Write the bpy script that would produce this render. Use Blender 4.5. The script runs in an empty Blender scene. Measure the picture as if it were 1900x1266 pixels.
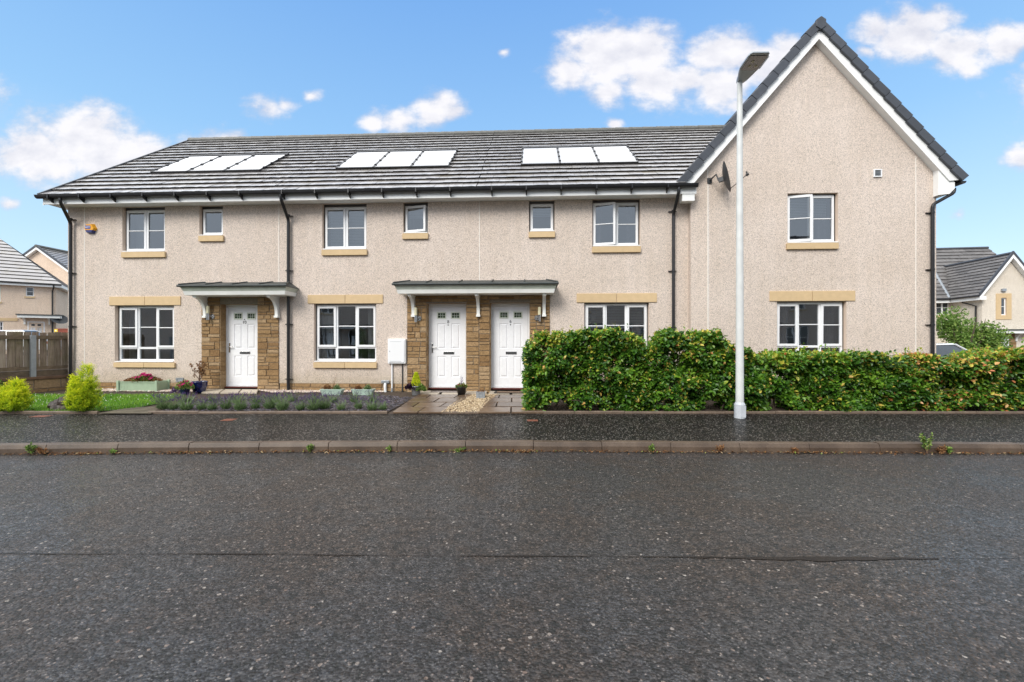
import bpy, bmesh, math, random
from math import sin, cos, tan, pi, radians, sqrt, atan2
from mathutils import Vector, Matrix, noise

C = bpy.context.scene.collection
scn = bpy.context.scene
rnd = random.Random(7)

# ------------------------------------------------------------------ camera
EYE = 1.48
FPX = 800.0                      # focal length in pixels of the 1900 px wide photograph
cam_d = bpy.data.cameras.new('camera'); cam = bpy.data.objects.new('camera', cam_d); C.objects.link(cam)
cam.location = (0, 0, EYE); cam.rotation_euler = (radians(90), 0, 0)
cam_d.sensor_width = 36; cam_d.lens = 36 * FPX / 1900
cam_d.clip_start = 0.05; cam_d.clip_end = 3000
scn.camera = cam

# ------------------------------------------------------------------ exposure
scn.view_settings.view_transform = 'Standard'
scn.view_settings.look = 'None'
scn.view_settings.gamma = 1
scn.view_settings.exposure = 0.75

# ------------------------------------------------------------------ sun
SUN_AZ = radians(212); SUN_EL = radians(38)
sun_d = bpy.data.lights.new('sun', 'SUN'); sun = bpy.data.objects.new('sun', sun_d); C.objects.link(sun)
sun_d.energy = 2.0; sun_d.angle = radians(30); sun_d.color = (1.0, 0.95, 0.88)
sv = Vector((sin(SUN_AZ) * cos(SUN_EL), cos(SUN_AZ) * cos(SUN_EL), sin(SUN_EL)))
sun.rotation_euler = sv.to_track_quat('Z', 'Y').to_euler()
sun.location = (0, 0, 30)

# ------------------------------------------------------------------ world: sky with clouds laid out by direction
def build_world():
    w = bpy.data.worlds.new("World"); scn.world = w; w.use_nodes = True
    nt = w.node_tree; N = nt.nodes; L = nt.links
    N.clear()
    out = N.new('ShaderNodeOutputWorld'); bg = N.new('ShaderNodeBackground'); L.new(bg.outputs[0], out.inputs[0])
    sky = N.new('ShaderNodeTexSky'); sky.sky_type = 'NISHITA'; sky.sun_disc = False
    sky.sun_elevation = SUN_EL; sky.sun_rotation = SUN_AZ
    sky.air_density = 1.0; sky.dust_density = 0.6; sky.ozone_density = 2.0
    tc = N.new('ShaderNodeTexCoord')
    def math_(op, a=None, b=None, c=None, clamp=False):
        m = N.new('ShaderNodeMath'); m.operation = op; m.use_clamp = clamp
        for i, v in enumerate((a, b, c)):
            if v is None: continue
            if isinstance(v, (int, float)): m.inputs[i].default_value = v
            else: L.new(v, m.inputs[i])
        return m.outputs[0]
    def mapr(v, a, b, c=0.0, d=1.0, t='SMOOTHSTEP'):
        m = N.new('ShaderNodeMapRange'); m.interpolation_type = t
        L.new(v, m.inputs['Value'])
        for k, x in zip(('From Min', 'From Max', 'To Min', 'To Max'), (a, b, c, d)): m.inputs[k].default_value = x
        return m.outputs['Result']
    def noi(scale, detail=6, rough=0.55, vec=None):
        n = N.new('ShaderNodeTexNoise'); n.inputs['Scale'].default_value = scale
        n.inputs['Detail'].default_value = detail; n.inputs['Roughness'].default_value = rough
        L.new(vec or tc.outputs['Generated'], n.inputs['Vector']); return n
    sep = N.new('ShaderNodeSeparateXYZ'); L.new(tc.outputs['Generated'], sep.inputs[0])
    yc = math_('MAXIMUM', sep.outputs['Y'], 0.08)
    uu = math_('DIVIDE', sep.outputs['X'], yc); vv = math_('DIVIDE', sep.outputs['Z'], yc)
    def comb(x, y):
        c = N.new('ShaderNodeCombineXYZ'); L.new(x, c.inputs[0]); L.new(y, c.inputs[1]); return c.outputs[0]
    base = comb(uu, math_('MULTIPLY', vv, 1.45))
    nz = noi(5.5, 5, .55, base)
    sb = N.new('ShaderNodeVectorMath'); sb.operation = 'SUBTRACT'; L.new(nz.outputs['Color'], sb.inputs[0]); sb.inputs[1].default_value = (.5, .5, .5)
    sc = N.new('ShaderNodeVectorMath'); sc.operation = 'SCALE'; L.new(sb.outputs[0], sc.inputs[0]); sc.inputs['Scale'].default_value = 0.075
    fl = N.new('ShaderNodeVectorMath'); fl.operation = 'MULTIPLY'; L.new(sc.outputs[0], fl.inputs[0]); fl.inputs[1].default_value = (1, 1, 0)
    ad = N.new('ShaderNodeVectorMath'); ad.operation = 'ADD'; L.new(base, ad.inputs[0]); L.new(fl.outputs[0], ad.inputs[1])
    blobs = [(150,258,84),(80,290,70),(260,300,66),(195,285,70),(30,292,50),(20,296,36),(222,292,46),(290,285,38),(372,262,34),(430,266,26),(110,305,34),(170,300,40),
             (498,197,34),(520,190,22),(575,175,14),
             (800,205,46),(745,220,34),(692,224,26),(838,210,28),
             (930,95,11),
             (1130,105,76),(1055,130,42),(1195,95,62),(1212,150,60),(1130,165,40),(1280,150,48),(1345,100,58),(1340,160,54),(1420,120,56),(1462,88,40),(1375,195,30),(1140,225,14),
             (1690,70,62),(1635,58,42),(1745,40,40),(1785,92,56),(1860,80,46),(1800,125,25),(1608,95,18),
             (1897,300,30),(1785,395,15),(18,380,16),(-160,180,120),(2080,160,150)]
    cur = None
    for (x, y, r) in blobs:
        vm = N.new('ShaderNodeVectorMath'); vm.operation = 'DISTANCE'
        L.new(ad.outputs[0], vm.inputs[0]); vm.inputs[1].default_value = ((x - 950) / FPX, (633 - y) / FPX * 1.45, 0)
        v = math_('MULTIPLY_ADD', vm.outputs['Value'], -FPX / (r * 1.48), 1.0)
        v = math_('MULTIPLY', v, max(.6, r / 60.0)) if r < 60 else v
        cur = v if cur is None else math_('MAXIMUM', cur, v)
    fb = noi(10, 12, 0.60, base)
    sh = N.new('ShaderNodeVectorMath'); sh.operation = 'ADD'; L.new(base, sh.inputs[0]); sh.inputs[1].default_value = (-.018, .045, 0)
    fb2 = noi(10, 6, 0.55, sh.outputs[0])
    fbv = math_('MULTIPLY_ADD', fb.outputs['Fac'], 1.45, -0.66)
    dens = mapr(math_('ADD', cur, fbv), 0.02, 0.62)
    dens = math_('MULTIPLY', dens, mapr(sep.outputs['Y'], .08, .2))
    relief = math_('MULTIPLY_ADD', math_('SUBTRACT', fb.outputs['Fac'], fb2.outputs['Fac']), 1.5, 0.5, True)
    big = noi(1.9, 5, 0.5)
    bz = math_('MULTIPLY_ADD', big.outputs['Fac'], 0.22, -0.11)
    over = mapr(math_('ADD', math_('MULTIPLY_ADD', sep.outputs['Y'], -0.83, sep.outputs['Z']), math_('MULTIPLY', bz, 0.3)), 0.02, 0.10)
    over = math_('MULTIPLY', over, mapr(sep.outputs['Z'], 0.25, 0.45))
    back = mapr(math_('ADD', math_('MULTIPLY', sep.outputs['Y'], -1.0), bz), 0.12, 0.40)
    sheet = math_('MAXIMUM', over, back)
    # cloud brightness: lit tops, faintly grey bases
    gr = noi(4.5, 7, 0.6)
    ramp = N.new('ShaderNodeValToRGB'); L.new(math_('ADD', math_('MULTIPLY', gr.outputs['Fac'], 0.35), math_('MULTIPLY_ADD', relief, 0.40, math_('MULTIPLY', dens, 0.25))), ramp.inputs[0])
    ramp.color_ramp.elements[0].position = 0.36; ramp.color_ramp.elements[0].color = (0.38, 0.39, 0.45, 1)
    ramp.color_ramp.elements[1].position = 0.70; ramp.color_ramp.elements[1].color = (0.575, 0.565, 0.58, 1)
    shr = N.new('ShaderNodeValToRGB'); L.new(big.outputs['Fac'], shr.inputs[0])
    shr.color_ramp.elements[0].position = 0.35; shr.color_ramp.elements[0].color = (0.72, 0.76, 0.82, 1)
    shr.color_ramp.elements[1].position = 0.65; shr.color_ramp.elements[1].color = (1.35, 1.35, 1.36, 1)
    # sky blue from the sky texture
    ska = N.new('ShaderNodeVectorMath'); ska.operation = 'MULTIPLY'; L.new(sky.outputs[0], ska.inputs[0]); ska.inputs[1].default_value = (0.16, 0.15, 0.155)
    grd = N.new('ShaderNodeValToRGB'); L.new(sep.outputs['Z'], grd.inputs[0])
    for _ in range(2): grd.color_ramp.elements.new(.5)
    for e, (p, c) in zip(grd.color_ramp.elements, [(0.0, (.44, .555, .62)), (.18, (.31, .46, .58)), (.38, (.185, .355, .555)), (.62, (.115, .262, .52))]): e.position = p; e.color = (*c, 1)
    smx = N.new('ShaderNodeMix'); smx.data_type = 'RGBA'; smx.inputs[0].default_value = .85; L.new(ska.outputs[0], smx.inputs[6]); L.new(grd.outputs[0], smx.inputs[7])
    class _o: pass
    ska = _o(); ska.outputs = [smx.outputs[2]]
    def mixc(f, a, b):
        m = N.new('ShaderNodeMix'); m.data_type = 'RGBA'; L.new(f, m.inputs[0]); L.new(a, m.inputs[6]); L.new(b, m.inputs[7]); return m.outputs[2]
    c1 = mixc(math_('MULTIPLY', dens, 0.96), ska.outputs[0], ramp.outputs[0])
    gb = N.new('ShaderNodeRGB'); gb.outputs[0].default_value = (.52, .58, .66, 1)
    lowm = mapr(sep.outputs['Z'], .75, .60)
    bkd = mixc(math_('MULTIPLY', lowm, back), shr.outputs[0], gb.outputs[0])
    c2 = mixc(sheet, c1, bkd)
    L.new(c2, bg.inputs[0]); bg.inputs[1].default_value = 1.05
build_world()

# ------------------------------------------------------------------ materials
def newmat(name):
    m = bpy.data.materials.new(name); m.use_nodes = True
    return m, m.node_tree, m.node_tree.nodes, m.node_tree.links, m.node_tree.nodes['Principled BSDF']
def setp(b, **k):
    for n, v in k.items():
        n = n.replace('_', ' ')
        b.inputs[n].default_value = v
def ramp(N, L, src, stops):
    r = N.new('ShaderNodeValToRGB'); L.new(src, r.inputs[0])
    while len(r.color_ramp.elements) < len(stops): r.color_ramp.elements.new(0.5)
    for e, (p, c) in zip(r.color_ramp.elements, stops):
        e.position = p; e.color = (*c, 1) if len(c) == 3 else c
    return r.outputs[0]
def ntex(N, L, co, scale, detail=4, rough=.5, dist=0):
    n = N.new('ShaderNodeTexNoise'); L.new(co, n.inputs['Vector']); n.inputs['Scale'].default_value = scale
    n.inputs['Detail'].default_value = detail; n.inputs['Roughness'].default_value = rough; n.inputs['Distortion'].default_value = dist
    return n.outputs['Fac']
def mixrgb(N, L, f, a, b, mode='MIX'):
    m = N.new('ShaderNodeMix'); m.data_type = 'RGBA'; m.blend_type = mode
    for i, v in ((0, f), (6, a), (7, b)):
        if isinstance(v, (int, float)): m.inputs[i].default_value = v
        elif isinstance(v, tuple): m.inputs[i].default_value = (*v, 1)
        else: L.new(v, m.inputs[i])
    return m.outputs[2]
def bump(N, L, h, strength, dist=0.01, prev=None):
    b = N.new('ShaderNodeBump'); L.new(h, b.inputs['Height']); b.inputs['Strength'].default_value = strength; b.inputs['Distance'].default_value = dist
    if prev: L.new(prev, b.inputs['Normal'])
    return b.outputs[0]
def coords(N, scale=None, L=None):
    tc = N.new('ShaderNodeTexCoord'); o = tc.outputs['Object']
    if scale:
        mp = N.new('ShaderNodeMapping'); L.new(o, mp.inputs[0]); mp.inputs['Scale'].default_value = scale; o = mp.outputs[0]
    return o
def mth(N, L, op, a, b=None, clamp=False):
    m = N.new('ShaderNodeMath'); m.operation = op; m.use_clamp = clamp
    for i, v in enumerate((a, b)):
        if v is None: continue
        if isinstance(v, (int, float)): m.inputs[i].default_value = v
        else: L.new(v, m.inputs[i])
    return m.outputs[0]
def tintattr(N):
    a = N.new('ShaderNodeAttribute'); a.attribute_name = 'tint'; return a.outputs['Fac']

M = {}
def simple(name, col, rough=.5, var=.12, scale=6, bmp=0, bscale=60, metal=0, spec=.5, tint=0, coat=0):
    m, nt, N, L, b = newmat(name); co = coords(N)
    n = ntex(N, L, co, scale, 6, .6)
    lo = tuple(c * (1 - var) for c in col); hi = tuple(min(1, c * (1 + var)) for c in col)
    cr = ramp(N, L, n, [(.3, lo), (.7, hi)])
    if tint:
        t = tintattr(N); f = mth(N, L, 'MULTIPLY_ADD', t, 2 * tint); f.node.inputs[2].default_value = 1 - tint
        v = N.new('ShaderNodeVectorMath'); v.operation = 'SCALE'; L.new(cr, v.inputs[0]); L.new(f, v.inputs['Scale']); cr = v.outputs[0]
    L.new(cr, b.inputs['Base Color'])
    rr = ramp(N, L, ntex(N, L, co, scale * 2.3, 4), [(.3, (rough * .85,) * 3), (.7, (min(1, rough * 1.15),) * 3)]); L.new(rr, b.inputs['Roughness'])
    setp(b, Metallic=metal); b.inputs['Specular IOR Level'].default_value = spec
    b.inputs['Coat Weight'].default_value = coat; b.inputs['Coat Roughness'].default_value = .08
    if bmp: L.new(bump(N, L, ntex(N, L, co, bscale, 6, .6), bmp, .01), b.inputs['Normal'])
    M[name] = m; return m

def mat_roughcast(name, base):
    m, nt, N, L, b = newmat(name); co = coords(N)
    v = N.new('ShaderNodeTexVoronoi'); L.new(co, v.inputs['Vector']); v.inputs['Scale'].default_value = 88; v.inputs['Randomness'].default_value = 1
    n1 = ntex(N, L, co, 75, 5, .75); n2 = ntex(N, L, co, .55, 5, .6); n3 = ntex(N, L, co, 9, 4, .6)
    bw = N.new('ShaderNodeRGBToBW'); L.new(v.outputs['Color'], bw.inputs[0])
    k = mth(N, L, 'ADD', mth(N, L, 'MULTIPLY', bw.outputs[0], .55), mth(N, L, 'MULTIPLY', n1, .45))
    col = ramp(N, L, k, [(.22, tuple(c * .46 for c in base)), (.42, tuple(c * .90 for c in base)), (.58, tuple(min(1, c * 1.06) for c in base)), (.76, tuple(min(1, c * 1.28) for c in base))])
    st = ramp(N, L, n2, [(.32, (.90, .885, .86)), (.62, (1, 1, 1))])
    col = mixrgb(N, L, 1.0, col, st, 'MULTIPLY')
    # rain streaks and grime down the wall
    mp = N.new('ShaderNodeMapping'); L.new(co, mp.inputs[0]); mp.inputs['Scale'].default_value = (5, 5, .35)
    col = mixrgb(N, L, 1.0, col, ramp(N, L, ntex(N, L, mp.outputs[0], 1.2, 6, .65), [(.30, (.94, .93, .91)), (.52, (1, 1, 1))]), 'MULTIPLY')
    # splash dirt thrown up on the lowest half metre, ragged edged
    sx = N.new('ShaderNodeSeparateXYZ'); ge = N.new('ShaderNodeNewGeometry'); L.new(ge.outputs['Position'], sx.inputs[0])
    dz = mth(N, L, 'ADD', sx.outputs['Z'], mth(N, L, 'MULTIPLY', ntex(N, L, co, 3.5, 6, .7), -.55))
    col = mixrgb(N, L, 1.0, col, ramp(N, L, dz, [(.18, (.78, .77, .70)), (.55, (1, 1, 1))]), 'MULTIPLY')
    L.new(col, b.inputs['Base Color']); setp(b, Roughness=.86); b.inputs['Specular IOR Level'].default_value = .25
    h = mth(N, L, 'ADD', mth(N, L, 'MULTIPLY', v.outputs['Distance'], -1.2), n1)
    L.new(bump(N, L, h, .75, .012), b.inputs['Normal'])
    M[name] = m
mat_roughcast('roughcast', (.745, .643, .566))
mat_roughcast('roughcast_pink', (.80, .64, .51))
mat_roughcast('roughcast_pale', (.78, .71, .61))

def mat_stone(name, stops, bs=.6):
    m, nt, N, L, b = newmat(name); co = coords(N)
    t = tintattr(N); c = ramp(N, L, t, stops)
    g = ramp(N, L, ntex(N, L, co, 22, 8, .7), [(.25, (.62, .60, .56)), (.62, (1.1, 1.1, 1.1))])
    c = mixrgb(N, L, 1.0, c, g, 'MULTIPLY')
    L.new(c, b.inputs['Base Color']); setp(b, Roughness=.85); b.inputs['Specular IOR Level'].default_value = .3
    L.new(bump(N, L, ntex(N, L, co, 26, 8, .7), bs, .035), b.inputs['Normal']); M[name] = m
mat_stone('stone', [(0, (.26, .155, .070)), (.35, (.33, .21, .10)), (.7, (.38, .25, .13)), (1, (.41, .29, .17))], .9)
mat_stone('mortar', [(0, (.22, .19, .15)), (1, (.28, .24, .19))], .3)
simple('sandstone', (.58, .43, .25), .75, .06, 9, .12, 120, spec=.3, tint=.04)
simple('sandstone_shadow_joint', (.22, .15, .09), .9)
simple('render_reveal', (.66, .53, .43), .85, .04, 9, .1, 90, spec=.2)
simple('upvc', (.80, .81, .82), .32, .015, 3)
simple('fascia_white', (.86, .87, .86), .4, .05, 2.5)
simple('canopy_white', (.84, .85, .82), .4, .07, 3)
simple('black_plastic', (.014, .014, .016), .35, .25, 8)
simple('verge_slate', (.050, .056, .068), .42, .12, 6, .05, 60, tint=.15)
simple('canopy_cove', (.50, .54, .47), .5, .12, 5)  # grey-green of algae, with shade of the downward tilt put into the colour
simple('lead_grey', (.040, .048, .048), .6, .25, 7, .1, 20)
simple('joint_bead', (.80, .76, .70), .6, .05, 20)
simple('steel_pole', (.60, .62, .61), .5, .10, 5, .05, 30, metal=.0)
simple('steel_base', (.48, .51, .55), .45, .08, 5)
simple('grey_metal', (.33, .36, .39), .4, .1, 10, metal=.4)
simple('chrome', (.55, .55, .55), .22, .1, 10, metal=1)
simple('dish_grey', (.038, .042, .046), .45, .12, 8)
simple('lamp_glass', (.66, .62, .42), .35, .05, 10)
simple('door_white', (.82, .83, .85), .28, .012, 3)
simple('door_seal', (.30, .31, .32), .5)
simple('door_bead', (.62, .66, .58), .4)
simple('mahogany', (.10, .022, .018), .35, .2, 10)
simple('leaded', (.62, .64, .62), .4)
simple('trough_green', (.33, .43, .30), .55, .08, 9, .05, 50)
simple('planter_mint', (.40, .52, .44), .45, .06, 9)
simple('blue_glaze', (.004, .010, .075), .12, .35, 14, coat=1)
simple('zinc', (.36, .38, .40), .4, .15, 18, metal=.6)
simple('black_pot', (.018, .017, .017), .4, .2, 12)
simple('lead_planter', (.26, .28, .30), .6, .25, 20, .15, 60)
simple('soil', (.055, .038, .026), .95, .4, 20, .8, 60)
simple('compost', (.04, .028, .02), .95, .4, 30, .8, 60)
simple('room', (.30, .28, .26), .9, .1, 2)
simple('curtain', (.62, .62, .62), .9, .05, 9)
simple('curtain_grey', (.22, .21, .23), .9, .15, 9)
simple('blind', (.55, .60, .66), .6, .03, 9)
simple('alarm_yellow', (.78, .36, .012), .4, .05, 8)
simple('alarm_blue', (.018, .030, .16), .35, .1, 8)
simple('logo_white', (.85, .85, .88), .5, .01, 3)
simple('logo_blue', (.02, .05, .30), .45, .01, 3)
simple('ink_black', (.015, .015, .015), .4, .01, 3)
simple('bark', (.10, .075, .055), .9, .3, 20, .6, 40)
simple('twig', (.15, .085, .05), .85, .3, 20)
simple('mat_rubber', (.030, .026, .024), .9, .3, 50, .6, 200)
simple('mat_fibre', (.17, .11, .07), .95, .3, 60, .7, 200)
simple('car_silver', (.60, .62, .64), .25, .02, 4, coat=1)
simple('car_dark', (.03, .04, .06), .25, .05, 4, coat=1)
simple('tyre', (.02, .02, .02), .7, .2, 20)
simple('rock_dark', (.030, .019, .014), .55, .45, 14, 1.0, 16)
simple('brick_red', (.25, .06, .035), .8, .3, 12, .3, 30)
simple('sign_yellow', (.85, .62, .05), .5, .05, 4)
simple('rust_cover', (.17, .06, .035), .6, .3, 30, .3, 90)
simple('fence_rail', (.16, .115, .075), .8, .3, 14, .5, 40, tint=.2)
simple('wall_cap', (.15, .085, .05), .75, .25, 10, .4, 30)
simple('edging', (.12, .085, .06), .62, .30, 9, .5, 40, tint=.15)
simple('paving_pale', (.44, .38, .30), .55, .12, 8, .2, 50, tint=.12)
simple('ridge_tile', (.10, .10, .09), .5, .35, 16, .4, 50)

def mat_wood():
    m, nt, N, L, b = newmat('fence_wood'); co = coords(N)
    mp = N.new('ShaderNodeMapping'); L.new(co, mp.inputs[0]); mp.inputs['Scale'].default_value = (14, 14, 1.0)
    n = ntex(N, L, mp.outputs[0], 2.0, 8, .7, 1.2); t = tintattr(N)
    c = ramp(N, L, n, [(.3, (.15, .11, .08)), (.5, (.31, .255, .21)), (.75, (.46, .40, .34))])
    c2 = ramp(N, L, t, [(0, (.75, .68, .60)), (1, (1.15, 1.1, 1.05))])
    c = mixrgb(N, L, 1.0, c, c2, 'MULTIPLY')
    g = ramp(N, L, ntex(N, L, co, 3, 4), [(.45, (1, 1, 1)), (.7, (.72, .76, .55))]); c = mixrgb(N, L, 1.0, c, g, 'MULTIPLY')
    L.new(c, b.inputs['Base Color']); setp(b, Roughness=.75); L.new(bump(N, L, n, .6, .01), b.inputs['Normal']); M['fence_wood'] = m
mat_wood()

def mat_tile():
    m, nt, N, L, b = newmat('roof_tile'); co = coords(N); t = tintattr(N)
    c = ramp(N, L, t, [(0, (.225, .21, .205)), (.5, (.26, .245, .24)), (1, (.30, .285, .28))])
    ms = ramp(N, L, ntex(N, L, co, 1.6, 8, .72), [(.52, (1, 1, 1)), (.72, (.78, .70, .48))]); c = mixrgb(N, L, 1.0, c, ms, 'MULTIPLY')
    d = ramp(N, L, ntex(N, L, co, 28, 6, .7), [(.3, (.7, .7, .7)), (.6, (1.05, 1.05, 1.05))]); c = mixrgb(N, L, 1.0, c, d, 'MULTIPLY')
    L.new(c, b.inputs['Base Color'])
    r = ramp(N, L, ntex(N, L, co, 3.2, 6, .65), [(.3, (.30,) * 3), (.7, (.46,) * 3)]); L.new(r, b.inputs['Roughness'])
    b.inputs['Specular IOR Level'].default_value = .9
    b.inputs['Coat Weight'].default_value = 1; b.inputs['Coat Roughness'].default_value = .25; b.inputs['Coat IOR'].default_value = 1.9
    L.new(bump(N, L, ntex(N, L, co, 30, 6, .6), .10, .004), b.inputs['Normal']); M['roof_tile'] = m
    simple('tile_edge', (.024, .021, .017), .9, .6, 30, .6, 60, spec=.15)
mat_tile()
def mat_panel():
    m, nt, N, L, b = newmat('solar_glass'); setp(b, Roughness=.06)
    b.inputs['Base Color'].default_value = (.10, .11, .13, 1); b.inputs['Specular IOR Level'].default_value = 1.0
    b.inputs['IOR'].default_value = 2.2; b.inputs['Coat Weight'].default_value = 1; b.inputs['Coat IOR'].default_value = 2.2; b.inputs['Coat Roughness'].default_value = .05
    co = coords(N); L.new(ramp(N, L, ntex(N, L, co, 2.0, 5), [(.3, (.10, .11, .13)), (.7, (.14, .15, .17))]), b.inputs['Base Color']); M['solar_glass'] = m
mat_panel()
def mat_glass(name, refl_tint=(.92, .96, 1.0), base=.10, rough=.0):
    m, nt, N, L, b = newmat(name); N.remove(b); out = N['Material Output']
    tr = N.new('ShaderNodeBsdfTransparent'); tr.inputs[0].default_value = (.62, .66, .66, 1)
    gl = N.new('ShaderNodeBsdfGlossy'); gl.inputs['Roughness'].default_value = rough; gl.inputs[0].default_value = (*refl_tint, 1)
    co = coords(N); L.new(bump(N, L, ntex(N, L, co, 1.7, 2), .07, .02), gl.inputs['Normal'])
    fr = N.new('ShaderNodeFresnel'); fr.inputs[0].default_value = 1.55
    f = mth(N, L, 'MULTIPLY_ADD', fr.outputs[0], 1.6, True); f.node.inputs[2].default_value = base
    mx = N.new('ShaderNodeMixShader'); L.new(f, mx.inputs[0]); L.new(tr.outputs[0], mx.inputs[1]); L.new(gl.outputs[0], mx.inputs[2]); L.new(mx.outputs[0], out.inputs[0])
    M[name] = m
mat_glass('glass', base=.13)
def mat_obscure():
    m, nt, N, L, b = newmat('door_glass'); co = coords(N)
    L.new(ramp(N, L, ntex(N, L, co, 18, 5), [(.35, (.015, .03, .012)), (.7, (.10, .15, .09))]), b.inputs['Base Color']); setp(b, Roughness=.12); M['door_glass'] = m
mat_obscure()

def mat_leaf(name, stops, trans=.25, rough=.38, spec=.5):
    m, nt, N, L, b = newmat(name); out = N['Material Output']; t = tintattr(N)
    c = ramp(N, L, t, stops); L.new(c, b.inputs['Base Color']); setp(b, Roughness=rough); b.inputs['Specular IOR Level'].default_value = spec
    tl = N.new('ShaderNodeBsdfTranslucent'); L.new(c, tl.inputs[0])
    mx = N.new('ShaderNodeMixShader'); mx.inputs[0].default_value = trans
    L.new(b.outputs[0], mx.inputs[1]); L.new(tl.outputs[0], mx.inputs[2]); L.new(mx.outputs[0], out.inputs[0]); M[name] = m
mat_leaf('beech', [(0, (.018, .065, .008)), (.30, (.055, .16, .012)), (.55, (.17, .33, .025)), (.74, (.22, .34, .03)), (.84, (.55, .50, .07)), (.92, (.62, .33, .12)), (1, (.58, .16, .06))], .25, .42, .5)
mat_leaf('golden', [(0, (.05, .13, .01)), (.45, (.36, .52, .016)), (1, (.90, .90, .04))], .25, .6, .3)
mat_leaf('grass', [(0, (.05, .15, .012)), (.5, (.15, .36, .025)), (.9, (.33, .50, .06)), (1, (.40, .38, .15))], .35, .5, .3)
mat_leaf('lavender_leaf', [(0, (.06, .12, .045)), (.5, (.15, .25, .09)), (1, (.30, .38, .20))], .25, .7, .2)
mat_leaf('lavender_flower', [(0, (.045, .025, .075)), (1, (.17, .10, .26))], .2, .8, .1)
mat_leaf('shrub_leaf', [(0, (.05, .12, .02)), (.5, (.16, .28, .05)), (1, (.36, .46, .13))], .3, .5, .3)
mat_leaf('tree_leaf', [(0, (.012, .040, .008)), (.5, (.035, .09, .018)), (1, (.10, .18, .04))], .2, .5, .3)
mat_leaf('petunia', [(0, (.10, .004, .04)), (.5, (.34, .006, .08)), (1, (.58, .04, .20))], .25, .6, .2)
mat_leaf('purple_leaf', [(0, (.012, .006, .014)), (1, (.05, .018, .045))], .1, .5, .3)
mat_leaf('dry_leaf', [(0, (.11, .05, .025)), (.5, (.26, .13, .06)), (1, (.38, .22, .10))], .2, .8, .1)
mat_leaf('debris', [(0, (.03, .016, .009)), (.4, (.13, .055, .022)), (.7, (.22, .12, .05)), (.85, (.36, .27, .17)), (1, (.14, .19, .04))], .1, .8, .1)
mat_leaf('clover', [(0, (.6, .6, .5)), (1, (.8, .8, .72))], .2, .8, .1)
def mat_pebble(name, stops, rough=.6):
    m, nt, N, L, b = newmat(name); L.new(ramp(N, L, tintattr(N), stops), b.inputs['Base Color']); setp(b, Roughness=rough); M[name] = m
mat_pebble('gravel', [(0, (.20, .13, .07)), (.5, (.42, .31, .18)), (1, (.66, .55, .38))])
mat_pebble('slate_chip', [(0, (.020, .020, .028)), (.6, (.055, .05, .065)), (1, (.12, .10, .12))], .4)
mat_pebble('pale_pebble', [(0, (.40, .28, .22)), (.5, (.58, .47, .38)), (1, (.78, .72, .65))], .6)

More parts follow.
